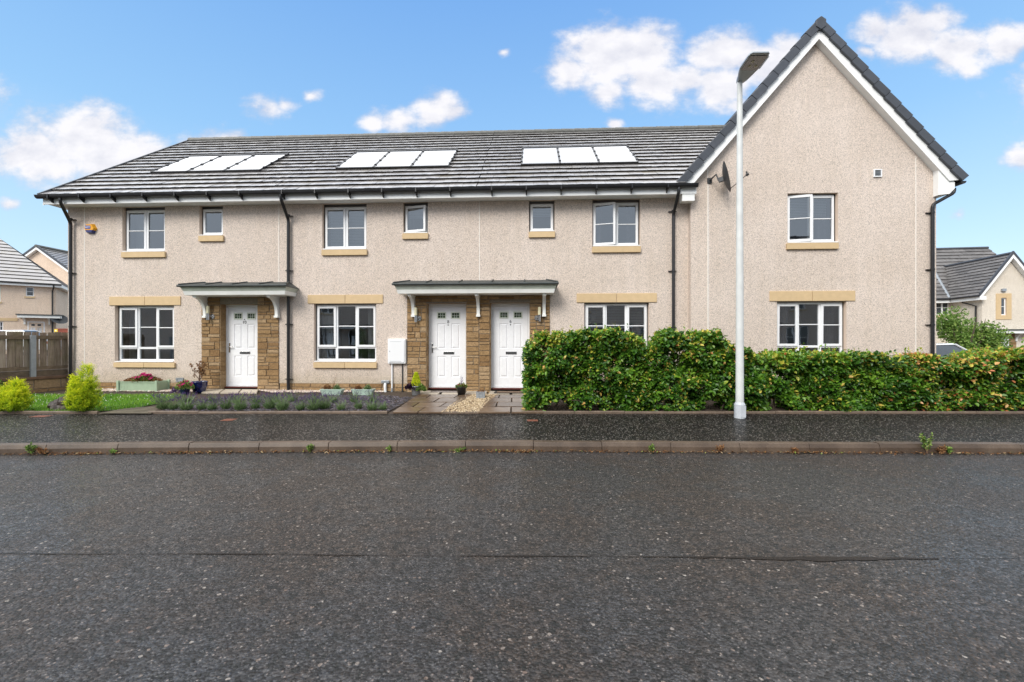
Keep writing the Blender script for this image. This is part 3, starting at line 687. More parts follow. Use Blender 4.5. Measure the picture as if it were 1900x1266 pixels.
    d = MB(); d.quad((x0 - .1, b + .10, z0 - .1), (x1 + .1, b + .10, z0 - .1), (x1 + .1, b + .10, z1 + .1), (x0 - .1, b + .10, z1 + .1)); d.build('door_backing', 'door_seal', root)

# ------------------------------------------------------------------ canopy
def make_canopy(root, a0, a1, brackets, ztop):
    """a0..a1 lead edge at the front; projects 0.55 m"""
    d = .52
    m = MB(); zt = ztop
    # lead covered lean-to top with rolls
    m.add([(a0, -d - .04, zt - .055), (a1, -d - .04, zt - .055), (a1, -d - .04, zt - .01), (a0, -d - .04, zt - .01), (a0 + .0, -.0, zt - .055), (a1, .0, zt - .055), (a1 - .25, .0, zt + .12), (a0 + .25, .0, zt + .12)],
          [(0,1,2,3),(3,2,6,7),(0,3,7,4),(1,5,6,2),(0,4,5,1)], mi=0)
    n = max(2, int((a1 - a0) / .64)); 
    for i in range(n + 1):
        a = a0 + .02 + (a1 - a0 - .04) * i / n; ab = min(max(a, a0 + .25), a1 - .25)
        m.tube([(a, -d - .05, zt - .03), (a, -d - .035, zt + .004), (ab, -.01, zt + .125)], .018, 8)
    m.tube([(a0 - .01, -d - .045, zt - .035), (a1 + .01, -d - .045, zt - .035)], .026, 10)
    top = m.build('canopy_roof', 'lead_grey', root)
    f = MB()
    # stepped moulding: cove above, flat fascia below, with returns to the wall
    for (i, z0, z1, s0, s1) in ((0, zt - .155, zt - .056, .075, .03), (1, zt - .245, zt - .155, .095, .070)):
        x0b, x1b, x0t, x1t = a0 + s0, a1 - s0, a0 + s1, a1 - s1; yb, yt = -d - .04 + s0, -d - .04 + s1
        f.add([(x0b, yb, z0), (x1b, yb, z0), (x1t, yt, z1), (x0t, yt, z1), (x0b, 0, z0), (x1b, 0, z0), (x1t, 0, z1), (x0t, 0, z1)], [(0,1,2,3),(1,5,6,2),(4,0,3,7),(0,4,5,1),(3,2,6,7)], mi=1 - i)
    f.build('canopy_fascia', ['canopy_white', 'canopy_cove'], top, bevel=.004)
    for a in brackets:
        g = MB(); w = .036; zt2 = zt - .246; pr = .40; hh = .50; pts = [(0, 0), (-pr, 0), (-pr, -.05)]
        for k in range(1, 9):
            t = k / 9 * pi / 2; pts.append((-pr + (pr - .085) * sin(t), -.05 - (hh - .13) * (1 - cos(t))))
        pts += [(-.085, -hh + .02), (-.085, -hh), (0, -hh)]
        g.prism([(a - w, p, zt2 + q) for (p, q) in pts], (2*w, 0, 0))
        g.box(a - w - .012, a + w + .012, -.105, 0, zt2 - hh - .02, zt2 - hh + .03); g.box(a - w - .01, a + w + .01, -pr - .012, -.001, zt2 - .03, zt2 - .001)
        g.build('bracket', 'canopy_white', top)

# ------------------------------------------------------------------ roof tiles
EB, EZ = -.42, 5.03; RB, RZ = 4.20, 8.50      # eave and ridge of the terrace in frame coordinates
SL = sqrt((RB-EB)**2 + (RZ-EZ)**2); SB, SZ = (RB-EB)/SL, (RZ-EZ)/SL
def tile_slope(m, a0, a1, e, r, n, rg, tw=.33, hi=.052, clip=None, swap=False):
    """n courses between the eave point e=(b,z) and the ridge point r=(b,z), stepped like real tiles"""
    L_ = sqrt((r[0]-e[0])**2 + (r[1]-e[1])**2); sb, sz = (r[0]-e[0])/L_, (r[1]-e[1])/L_; nb, nz = -sz, sb
    if nz < 0: nb, nz = -nb, -nz
    g = L_ / n
    def pt(a, s, h):
        b_, z_ = e[0] + sb*s + nb*h, e[1] + sz*s + nz*h
        return (b_, a, z_) if swap else (a, b_, z_)
    for j in range(n):
        s0 = j * g; x = a0 - (tw/2 if j % 2 else 0); ae = clip(e[1] + sz*(s0 + g*.5)) if clip else a1
        while x < ae:
            p, q = max(x, a0), min(x + tw, ae)
            if q - p > .02:
                gp = .0025; t = rg.random(); dz = rg.uniform(-.002, .002); ds = rg.uniform(-.006, .004); k = 3
                xs = [p + gp + (q - p - 2*gp) * i / k for i in range(k + 1)]; js = [s0 + ds + rg.uniform(-.003, .003) for _ in xs]; jh = [hi + dz + rg.uniform(-.003, .004) for _ in xs]
                for i in range(k):
                    m.quad(pt(xs[i], js[i], jh[i]), pt(xs[i+1], js[i+1], jh[i+1]), pt(xs[i+1], s0 + g + .03, .012 + dz), pt(xs[i], s0 + g + .03, .012 + dz), tint=t, mi=0)
                    m.quad(pt(xs[i], js[i], jh[i]), pt(xs[i], js[i] + .01, -.01), pt(xs[i+1], js[i+1] + .01, -.01), pt(xs[i+1], js[i+1], jh[i+1]), tint=t, mi=1)
            x += tw
    c0, c1 = (clip(e[1]), clip(r[1])) if clip else (a1, a1)
    m.quad(pt(a0, 0, .004), pt(c0, 0, .004), pt(c1, L_, .004), pt(a0, L_, .004), tint=0, mi=1)

def gutter_run(root, a0, a1, b, z, caps=(False, False)):
    m = MB(); n = 8; r = .062
    pr = [(b - r*cos(pi*k/n), z - r*1.05*sin(pi*k/n)) for k in range(n + 1)]; pr[0] = (b - r - .004, z + .012)
    for i in range(n): m.quad((a0, *pr[i]), (a1, *pr[i]), (a1, *pr[i+1]), (a0, *pr[i+1]))
    pi_ = [(b - (r-.006)*cos(pi*k/n), z - (r-.006)*sin(pi*k/n)) for k in range(n + 1)]
    for i in range(n): m.quad((a0, *pi_[i]), (a0, *pi_[i+1]), (a1, *pi_[i+1]), (a1, *pi_[i]))
    m.tube([(a0, b - r - .002, z + .010), (a1, b - r - .002, z + .010)], .007, 6)
    for k, a in enumerate((a0, a1)):
        if caps[k]: m.add([(a, *p) for p in pr], [tuple(range(len(pr)))])
    g = m.build('gutter', 'black_plastic', root)
    a = a0 + .35
    while a < a1 - .1:
        k = MB(); k.box(a - .014, a + .014, b - r - .012, b - r + .004, z - .07, z + .02); k.add([(a-.014, b - r - .01, z - .07), (a+.014, b - r - .01, z - .07), (a+.014, b + r, z - .16), (a-.014, b + r, z - .16), (a-.014, b - r + .02, z - .05), (a+.014, b - r + .02, z - .05), (a+.014, b + r, z - .05), (a-.014, b + r, z - .05)], [(0,1,2,3),(4,7,6,5),(0,4,5,1),(1,5,6,2),(2,6,7,3),(3,7,4,0)])
        k.build('gutter_bracket', 'black_plastic', g); a += .80
def downpipe(root, pts, clips, r=.036):
    m = MB(); P_ = [Vector(p) for p in pts]
    q = [P_[0]]
    for i in range(1, len(P_) - 1):       # rounded elbows
        u = (P_[i-1] - P_[i]).normalized(); v = (P_[i+1] - P_[i]).normalized(); k = .05
        q += [P_[i] + u*k, P_[i] + (u + v)*k*.28, P_[i] + v*k]
    q.append(P_[-1]); m.tube(q, r, 12); d = m.build('downpipe', 'black_plastic', root, smooth=False)
    for p in P_[1:-1]:
        pass
    for z in clips:
        k = MB(); x, y = P_[-1].x, P_[-1].y; k.lathe([(r + .001, -.025), (r + .006, -.02), (r + .006, .02), (r + .001, .025)], (x, y, z), 12); k.box(x - .10, x + .02, y + r - .005, y + .07, z - .010, z + .010); k.box(x + .0, x + .085, y + r - .006, y + .07, z - .007, z + .007)
        k.build('pipe_clip', 'black_plastic', d)

WALLTOP = 4.87; PLZ = .44
def terrace_house(label, xl, xr, openings, doors, surround, door_nums, joints, seed, end_left=False, valley=None):
    r = random.Random(seed)
    a0, a1 = A(xl), A(xr); am = (a0 + a1)/2
    root = thing('terraced_house', label, 'house', (am, 0, .2), HF)
    # wall with openings
    holes = []
    for o in openings:
        p, q = A(o['x'][0]), A(o['x'][1]); zt = WALLTOP - .001 if o['kind'] != 'w3' else Z((o['x'][0]+o['x'][1])/2, o['top']); zb = Z((o['x'][0]+o['x'][1])/2, o['sill'][2])
        o['op'] = (p, q, zb, zt); holes.append((p, q, zb, zt, .10))
    s0, s1, sz1 = A(surround[0]), A(surround[1]), Z((surround[0]+surround[1])/2, surround[2])
    cl = lambda v: min(max(v, a0), a1)
    wh = holes + [(cl(s0), cl(s1), PLZ, sz1, 0)]
    m = MB(); wall_face(m, a0, a1, PLZ, WALLTOP, wh)
    bd = 8.4
    if end_left:
        m.quad((a0, 0, 0), (a0, 0, WALLTOP), (a0, bd, WALLTOP), (a0, bd, 0)); m.quad((a0, 0, WALLTOP), (a0, bd/2, RZ - .15), (a0, bd, WALLTOP))
    m.quad((a0, bd, 0), (a0, bd, WALLTOP), (a1, bd, WALLTOP), (a1, bd, 0))
    if not end_left: m.quad((a0, 0, 0), (a0, 0, WALLTOP), (a0, bd, WALLTOP), (a0, bd, 0))
    wall = m.build('wall', ['roughcast', 'render_reveal'], root)
    # plinth
    ss = [(cl(s0) - .001, cl(s1) + .001, -1, 9)]
    m = MB()
    for (p_, q_) in ((a0 + .001, cl(s0) - .001), (cl(s1) + .001, a1 - .001)):
        if q_ - p_ > .01: m.box(p_, q_, .005, .2, 0, PLZ - .001, mi=1)
    stones(m, a0, a1, .12, PLZ - .004, ss, .005, r, .09, .15, .22, .5); m.build('plinth', ['stone', 'mortar'], root)
    # stone surround with door openings
    m = MB(); dh = []
    for d in doors: dh.append((A(d[0]), A(d[1]), .1, Z((d[0]+d[1])/2, d[2])))
    b0 = -.006
    wall_face(m, cl(s0), cl(s1), .1, sz1, [(h[0], h[1], h[2], h[3], .19) for h in dh], b0, .19, 1, 0)
    stones(m, cl(s0), cl(s1), .12, sz1, dh, b0, r)
    # quoin stones down the reveals
    for h in dh:
        for side, x in ((1, h[0]), (-1, h[1])):
            z = .12
            while z < h[3]:
                hh = r.uniform(.08, .16); zz = min(z + hh, h[3]); e = x + side * .012; t = r.random()
                m.add([(e, b0 + .005, z+.005), (e, b0 + .188, z+.005), (e, b0 + .188, zz-.005), (e, b0 + .005, zz-.005), (x, b0, z+.001), (x, b0 + .19, z+.001), (x, b0 + .19, zz-.001), (x, b0, zz-.001)], [(0,1,2,3),(4,5,1,0),(5,6,2,1),(6,7,3,2),(7,4,0,3)], t, 0)
                z = zz
    m.build('door_surround', ['stone', 'mortar'], root)
    for h, num, d in zip(dh, door_nums, doors):
        make_door(root, h[0] + .002, h[1] - .002, d[4], h[3] - .004, b0 + .188, num[0], num[1])
    for o in openings:
        p, q, zb, zt = o['op']; wt = zt if o['kind'] == 'w3' else WALLTOP - .045
        fn = {'w3': window3, 'w2': window2, 'w1': window1}[o['kind']]
        kw = {'style': o.get('style', '')}
        if 'open' in o: kw['opened'] = o['open']
        w = fn(root, p + .022, q - .022, zb + .028, wt - .02, .10, **kw)
        sx = (A(o['sill'][0], -.05), A(o['sill'][1], -.05)); xm = (o['x'][0]+o['x'][1])/2; sz = (Z(xm, o['sill'][3], -.05), zb)
        li = None
        if 'lint' in o: li = (A(o['lint'][0], -.02), A(o['lint'][1], -.02), zt + .001, Z(xm, o['lint'][2], -.02))
        sill_and_head(root, w, (p, q), sx, sz, li, 0, r)
    for j in joints:
        m = MB(); a = A(j[0]); zs = (PLZ, j[1] if len(j) > 1 else WALLTOP)
        m.box(a - .008, a + .008, -.006, .004, *( (PLZ, WALLTOP) if len(j) == 1 else (j[1], WALLTOP))); m.build('movement_joint', 'joint_bead', root)
    # soffit and fascia
    fa0 = a0 - .22 if end_left else a0
    m = MB(); m.box(fa0, a1, -.34, -.002, WALLTOP - .004, WALLTOP + .008, mi=0); m.box(fa0, a1, -.365, -.3401, WALLTOP - .03, EZ + .0, mi=1)
    if end_left:
        m.box(fa0, a0 - .001, 0, 1.0, WALLTOP - .004, WALLTOP + .008)
        # barge board on the end verge
        for s in (1, -1):
            e = (EB + .06, EZ - .05) if s == 1 else (8.4 - EB - .06, EZ - .05)
            m.prism([(fa0 - .02, e[0], e[1] - .16), (fa0 - .02, RB, RZ - .16 - .06), (fa0 - .02, RB, RZ - .06), (fa0 - .02, e[0], e[1])], (.022, 0, 0), mi=1)
    m.build('fascia', ['fascia_white', 'fascia_white'], root)
    ra0 = fa0 - .03 if end_left else a0; ra1 = a1
    m = MB(); tile_slope(m, ra0, ra1, (EB, EZ), (RB, RZ), 17, r, clip=valley)
    rr1 = valley(RZ) if valley else ra1; re1 = valley(EZ) if valley else ra1
    m.quad((ra0, RB, RZ), (rr1, RB, RZ), (re1, 2*RB - EB, EZ), (ra0, 2*RB - EB, EZ), tint=.4, mi=0)
    roof = m.build('roof', ['roof_tile', 'tile_edge'], root)
    m = MB(); a = ra0
    while a < rr1 - .01:
        e = min(a + .45, rr1); m.tube([(a, RB, RZ + .01), (e, RB, RZ + .01)], [.115, .105], 10, tint=r.random()); a = e
    m.build('ridge_tiles', 'ridge_tile', roof)
    if end_left:
        m = MB(); k = 17; ln = SL / k
        for i in range(k):
            c = Vector((ra0 - .006, EB + SB*ln*(i+.5), EZ + SZ*ln*(i+.5))); t = Vector((0, SB, SZ)); nn = Vector((0, -SZ, SB))
            m.obox(c + nn*.030, (.022, 0, 0), t*ln*.515, nn*.034 + t*.0, tint=r.random())
        m.build('verge_caps', 'verge_slate', roof)
    gutter_run(root, ra0 - (.05 if end_left else 0), ra1, EB - .02, EZ - .01, (end_left, False))
    return root, roof

_vb = -.34; _ap, _az = P(1521, 47, _vb); _el, _ez1 = P(1266, 345, _vb); _er, _ez2 = P(1789, 334, _vb)
GL = (_ap - (_er - _el)/2, (_ez1 + _ez2)/2, ((_er - _el)/2)/(_az - (_ez1 + _ez2)/2))      # left eave of the gable roof: a, z, run per rise
h10, roof10 = terrace_house('terraced house with door number 10, leftmost of the row, under the open roof end', 126, 519,
    [dict(kind='w3', x=(213, 323), top=566.8, sill=(210.4, 323.6, 672.2, 682.2), lint=(202.4, 334.6, 550.3), style='curtain'),
     dict(kind='w2', x=(227, 306), sill=(224.6, 305.7, 467.6, 477.6), style='curtain'),
     dict(kind='w1', x=(370, 413.6), sill=(368, 413.8, 437.6, 447.7), style='')],
    [(409, 478.6, 565, 0, .325)], (374.5, 518.3, 549), [('10', True)], [(157,), (517.6,)], 3, True)
h8, roof8 = terrace_house('terraced house with door number 8 and a white meter cupboard on its wall', 519, 889,
    [dict(kind='w3', x=(582.4, 698.2), top=563.6, sill=(581.3, 698.6, 671.8, 683.2), lint=(570.7, 710.4, 547.1), style='curtain'),
     dict(kind='w2', x=(598, 680.3), sill=(596.3, 680.5, 463.4, 473.6), style='blind'),
     dict(kind='w1', x=(748, 794), sill=(746.3, 794.2, 433.2, 443.4), style='half blind', open=13)],
    [(791.5, 865.5, 563.3, 0, .325)], (755.4, 889, 542), [('8', True)], [], 5)
h6, roof6 = terrace_house('terraced house with door number 6 behind the tall green hedge', 889, 1281.5,
    [dict(kind='w3', x=(1084, 1204.5), top=561.5, sill=(1083, 1205, 671.5, 683), lint=(1070, 1219, 544.3), style='blind curtain grey'),
     dict(kind='w1', x=(981.6, 1029), sill=(981, 1030, 430.0, 440.4), style='half blind'),
     dict(kind='w2', x=(1099, 1188), sill=(1099, 1189.2, 457.4, 468.4), style='curtain grey', open=(13, 0))],
    [(909, 983.5, 562.3, 0, .325)], (889, 1020.4, 542), [('6', False)], [(889.8, Z(889, 521))], 9, valley=lambda z: GL[0] + (z - GL[1])*GL[2])
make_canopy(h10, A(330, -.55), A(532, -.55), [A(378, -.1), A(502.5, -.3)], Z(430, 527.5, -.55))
cn = thing('door_canopy', 'long white bracketed canopy with grey lead top over doors 8 and 6', 'canopy', ((A(728)+A(1036))/2, 0, 2.7), HF)
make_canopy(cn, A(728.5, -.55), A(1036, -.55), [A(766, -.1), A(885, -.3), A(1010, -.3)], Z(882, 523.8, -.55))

# downpipes of the terrace
def dp(root, xt, xb, yend, clips):
    zt = EZ - .07
    ab = A(xb, -.07); at = A(xt, EB - .02)
    pts = [(at, EB - .02, zt), (at, EB - .02, zt - .10), (ab, -.07, zt - .50), (ab, -.07, Z(xb, yend, -.07))]
    if abs(at - ab) < .03: at = ab
    downpipe(root, pts, [Z(xb, c, -.07) for c in clips])
dp(h10, 112, 131, 728, (407, 507, 606, 700))
dp(h8, 521, 535, 729, (400, 502, 602, 704))
dp(h6, 1259.5, 1249.5, 728, (392, 503, 608))

# ------------------------------------------------------------------ gable fronted house
def gable_house():
    r = random.Random(21); b = -.15; vb = -.34            # wall plane, verge plane
    a0, a1 = A(1281.5, b), A(1737, b)
    ap, az = P(1521, 47, vb); el, ez = P(1266, 345, vb); er, ezr = P(1789, 334, vb)
    ez = (ez + ezr)/2; hw = ((ap - el) + (er - ap))/2
    root = thing('gable_house', 'gable fronted end house of the row with steep pointed roof behind the street lamp', 'house', ((a0+a1)/2, b, .2), HF)
    tanp = (az - ez)/hw
    def roofz(a, drop=0): return az - abs(a - ap)*tanp - drop
    up = dict(op=(A(1461.2, b), A(1555, b), Z(1508, 451, b), Z(1508, 358.3, b)))
    lo = dict(op=(A(1441.6, b), A(1570.6, b), Z(1506, 671, b), Z(1506, 559, b)))
    m = MB(); zc = roofz(a0, .30)
    wt = min(roofz(a0, .28), roofz(a1, .28))
    wall_face(m, a0, a1, 0, wt, [(*up['op'], .10), (*lo['op'], .10)], b)
    m.quad((a0, b, wt), (a1, b, wt), (a1, b, roofz(a1, .22)), (ap, b, roofz(ap, .20)), (a0, b, roofz(a0, .22)))
    m.quad((a1, b, 0), (a1, 8.4, 0), (a1, 8.4, wt), (a1, b, wt)); m.quad((a0, b, 0), (a0, b, wt), (a0, 0.05, wt), (a0, 0.05, 0)); m.quad((a1, 8.4, 0), (a0, 8.4, 0), (a0, 8.4, wt), (ap, 8.4, roofz(ap, .24)), (a1, 8.4, wt))
    m.build('wall', ['roughcast', 'render_reveal'], root)
    for (o, fn, sill, lint, kw) in ((up, window2, (1460.4, 1556.3, 462.2), None, dict(style='half blind curtain grey', opened=(13, 0))), (lo, window3, (1440, 1572, 682.5), (1427.7, 1586, 540.2), dict(style='curtain grey wide'))):
        p, q, zb, zt = o['op']; w = fn(root, p + .022, q - .022, zb + .028, zt - .02, b + .10, **kw)
        li = (A(lint[0], b), A(lint[1], b), zt + .001, Z(1507, lint[2], b)) if lint else None
        sill_and_head(root, w, (p, q), (A(sill[0], b - .05), A(sill[1], b - .05)), (Z(1508, sill[2], b - .05), zb), li, b, r)
    for x in (1313, 1699):
        m = MB(); a = A(x, b); m.box(a - .008, a + .008, b - .006, b + .004, .3, roofz(a, .34)); m.build('movement_joint', 'joint_bead', root)
    # roof slopes
    m = MB(); n = 13
    for sgn, e in ((-1, ap - hw), (1, ap + hw)):
        tile_slope(m, vb + .03, 8.8, (e, ez), (ap, az), n, r, swap=True)
    roof = m.build('roof', ['roof_tile', 'tile_edge'], root)
    m = MB(); m.tube([(ap, vb + .02, az + .03), (ap, 8.8, az + .03)], .11, 8); m.build('ridge_tiles', 'verge_slate', roof)
    # bargeboards with soffit
    sl = sqrt(hw**2 + (az-ez)**2); m = MB()
    for sgn in (-1, 1):
        t = Vector((-sgn*hw/sl, 0, (az-ez)/sl)); nn = Vector((sgn*(az-ez)/sl, 0, hw/sl)); E = Vector((ap + sgn*hw, vb + .02, ez)); T = Vector((ap, vb + .02, az))
        h1 = .03; h2 = .19
        T1 = Vector((ap, vb + .02, az - h1/nn.z)); T2 = Vector((ap, vb + .02, az - h2/nn.z)); E1 = E - nn*h1; E2 = E - nn*h2
        k = .05; E1 += t*k; E2 = Vector((E2.x + 0, E2.y, E2.z)) + t*(k + .12)
        m.prism([E1, T1, T2, E2] if sgn == -1 else [E1, E2, T2, T1], (0, .025, 0), mi=0)
        # soffit
        a_, b_ = E2 + Vector((0, .025, 0)) + nn*.012, T2 + Vector((0, .025, 0)) + Vector((0, 0, .012))
        dd = Vector((0, b - vb - .045, 0)); m.quad(a_, b_, b_ + dd, a_ + dd, mi=0)
    m.build('bargeboard', ['fascia_white'], root)
    # dry verge caps, stepped
    m = MB(); k = n
    for sgn in (-1, 1):
        ln = sl / k; t = Vector((-sgn*hw/sl, 0, (az-ez)/sl)); nn = Vector((sgn*(az-ez)/sl, 0, hw/sl))
        for i in range(k):
            c = Vector((ap + sgn*hw, vb - .012, ez)) + t*ln*(i + .5); s = .012
            t2 = (t*ln*.5 - nn*.012); 
            c = c + nn*.040
            m.obox(c, t2*.975, Vector((0, .028, 0)), nn*.085, tint=r.random())
            m.obox(c + nn*.075 + Vector((0, .07, 0)), t2*1.02, Vector((0, .07, 0)), nn*.02, tint=r.random())
    m.build('verge_caps', 'verge_slate', roof, bevel=.006)
    m = MB(); rr = .15; hexp = [(ap + rr*cos(pi/2 + k*pi/3)*.82, vb - .06, az + .02 + rr*sin(pi/2 + k*pi/3)) for k in range(6)]; m.prism(hexp, (0, .06, 0)); m.build('ridge_end_cap', 'verge_slate', roof, bevel=.008)
    # eave boxes either side of the gable foot
    m = MB()
    xr = ap + hw - .10; zz = ez - .30
    m.prism([(a1 - .07, vb + .05, zz), (a1 + .16, vb + .05, zz + .02), (xr - .02, vb + .05, ez - .16), (xr - .02, vb + .05, ez - .02), (a1 - .07, vb + .05, roofz(a1 - .07, .25))], (0, .138, 0))
    m.add([(a1 - .01, vb + .1, zz + .001), (a1 + .16, vb + .1, zz + .021), (xr - .02, vb + .1, ez - .159), (xr - .02, vb + .1, ez - .02), (a1 - .01, 8.6, zz + .001), (a1 + .16, 8.6, zz + .021), (xr - .02, 8.6, ez - .159), (xr - .02, 8.6, ez - .02)], [(0,4,5,1),(1,5,6,2),(2,6,7,3)])
    m.build('eave_box', 'fascia_white', root, bevel=.004)
    m = MB(); m.box(a0 - .26, a0 + .02, b - .20, b - .002, ez - .36, ez - .0); m.build('eave_box', 'fascia_white', root, bevel=.004)
    # gutter along the right eave
    g = MB(); gx = ap + hw + .02; gz_ = ez - .01; nn = 8; rr = .06
    pr = [(gx + rr*cos(pi*k/nn), gz_ - rr*sin(pi*k/nn)) for k in range(nn + 1)]
    for i in range(nn): g.quad((pr[i][0], vb, pr[i][1]), (pr[i][0], 8.5, pr[i][1]), (pr[i+1][0], 8.5, pr[i+1][1]), (pr[i+1][0], vb, pr[i+1][1]))
    g.add([(p, vb, q) for (p, q) in pr], [tuple(range(len(pr)))]); g.build('gutter', 'black_plastic', root)
    m = MB(); x = a1 - .18; 
    # over the corner of the wall and down its face
    bot = A(1730.5, b - .07)
    downpipe(root, [(ap + hw - .10, b - .10, ez - .14), (ap + hw - .10, b - .10, ez - .24), (bot, b - .07, Z(1730, 380, b - .07)), (bot, b - .07, .3)], [Z(1730, c, b) for c in (396, 501, 603)])
    m = MB(); m.lathe([(0, 0), (.03, .0), (.03, .07), (.022, .09)], (a1 + .06, vb + .34, zz - .07), 10); m.build('overflow_pipe', 'upvc', root)
    return root, ap, az, ez, hw
gh, GAP, GAZ, GEZ, GHW = gable_house()

# ------------------------------------------------------------------ solar panels set in the roof
def roof_point(x, y, h=.09):
    """where the line of sight meets the terrace roof slope (h above the tile plane)"""
    xp = (x - 950)/FPX; th = THETA
    # ray: X = xp t, Y = t, Zz = EYE + yp t;  plane in frame coords: (z-EZ)*SB - (b-EB)*SZ = h
    yp = (633 - y)/FPX
    # b = X sin(th) + (Y-D0) cos(th) ; z = EYE + yp t
    t = (h + (EZ - EYE)*SB + (-D0*cos(th) - EB)*SZ) / (yp*SB - (xp*sin(th) + cos(th))*SZ)
    X, Y = xp*t, t; b = X*sin(th) + (Y - D0)*cos(th); a = X*cos(th) - (Y - D0)*sin(th)
    return a, (b - EB)*SB + (EYE + yp*t - EZ)*SZ
def rp(a, s, h): return (a, EB + SB*s - SZ*h, EZ + SZ*s + SB*h)
ORD = ['left', 'middle', 'right']
for hi_, (nm, bl, br, tl, tr) in enumerate([('the leftmost house', (278, 317), (486, 314.6), (357.8, 287), (528.5, 285.7)), ('the meter cupboard house', (626, 309.6), (833.6, 307), (661, 279.7), (848.5, 277.4)), ('the house beside the gable', (968, 303.5), (1184, 299), (969.4, 273.5), (1165.5, 268.4))]):
    q = [roof_point(*p) for p in (bl, br, tl, tr)]
    a0 = (q[0][0] + q[2][0])/2; a1 = (q[1][0] + q[3][0])/2; s0 = (q[0][1] + q[1][1])/2; s1 = (q[2][1] + q[3][1])/2
    w = (a1 - a0)/3
    for k in range(3):
        x0, x1 = a0 + w*k, a0 + w*(k+1) - .012; o = rp((x0+x1)/2, s0, 0)
        t = thing('solar_panel', f'{ORD[k]} one of the three roof panels above {nm}', 'solar panel', o, HF, 'solar panels set into the terrace roof')
        g = MB(); g.quad(rp(x0 + .02, s0 + .05, .070), rp(x1 - .02, s0 + .05, .070), rp(x1 - .02, s1 - .03, .070), rp(x0 + .02, s1 - .03, .070)); g.build('panel_glass', 'solar_glass', t)
        f = MB(); tt = Vector((0, SB, SZ)); nn = Vector((0, -SZ, SB))
        def bar(u0, u1, v0, v1, h0, h1):
            f.obox(rp((u0+u1)/2, (v0+v1)/2, (h0+h1)/2), ((u1-u0)/2, 0, 0), tt*(v1-v0)/2, nn*(h1-h0)/2)
        bar(x0, x1, s0, s0 + .05, .0, .074); bar(x0, x1, s1 - .03, s1 + .06, .0, .085)
        bar(x0 - .012, x0 + .02, s0, s1, .0, .08); bar(x1 - .02, x1 + .0, s0, s1, .0, .08)
        for v in range(4):
            vv = s0 + (s1-s0)*(.12 + .26*v); bar(x0 - .03, x0 + .03, vv, vv + .06, .07, .095)
            if k == 2: bar(x1 - .03, x1 + .03, vv, vv + .06, .07, .095)
        f.build('panel_frame', 'black_plastic', t)

# ------------------------------------------------------------------ wall fittings
def wall_lamp(x, y0, y1, side, label):
    b = -.10; a, zt = P(x, y0, b); _, zb = P(x, y1, b)
    t = thing('wall_lamp', label, 'wall lamp', (a, 0, zb), HF, 'outdoor wall lamps beside the front doors')
    m = MB(); h = zt - zb; m.lathe([(0, h*.47), (.036, h*.47), (.036, h*.96), (.030, h), (0, h)], (a, b, zb), 14); m.build('lamp_shade', 'lamp_glass', t, smooth=False)
    m = MB(); m.lathe([(0, 0), (.033, 0), (.033, h*.46), (0, h*.46)], (a, b, zb), 14)
    ba = a + side*.06; zc = zb + h*.27; m.tube([(a, b, zc), (ba, -.055, zc), (ba, -.02, zc)], .014, 8); m.tube([(ba, -.045, zc), (ba, -.02, zc)], .062, 16); m.build('lamp_bracket', 'chrome', t)
wall_lamp(386, 568, 594, 1, 'slim cylinder wall lamp under the short canopy of the single door')
wall_lamp(771.6, 571, 598, 1, 'slim cylinder wall lamp between the meter cupboard and the paired doors')
wall_lamp(1001, 570, 597, -1, 'slim cylinder wall lamp above the left end of the tall hedge')
def flat_vent(x0, x1, y0, y1, label, b=0, mat='upvc', dark='ink_black', name='wall_vent'):
    a0, z1 = P(x0, y0, b); a1, z0 = P(x1, y1, b)
    m = MB(); bar_rect(m, a0, a1, z0, z1, .022, b - .03, b - .001, mi=0); m.quad((a0, b - .008, z0), (a1, b - .008, z0), (a1, b - .008, z1), (a0, b - .008, z1), mi=1)
    z = z0 + .035
    while z < z1 - .03: m.add([(a0 + .02, b - .024, z), (a1 - .02, b - .024, z), (a1 - .02, b - .010, z + .018), (a0 + .02, b - .010, z + .018)], [(0,1,2,3)], mi=2); z += .028
    o = m.build(name, [mat, dark, 'grey_metal'], None); place(o, HF); props(o, label, 'vent')
flat_vent(1620, 1635, 315, 329, 'small white and dark square vent high on the gable wall', -.15)
flat_vent(328, 341, 701, 708.5, 'small pale vent cover low on the wall above the pebbles beside door 10', 0, 'grey_metal', 'grey_metal')
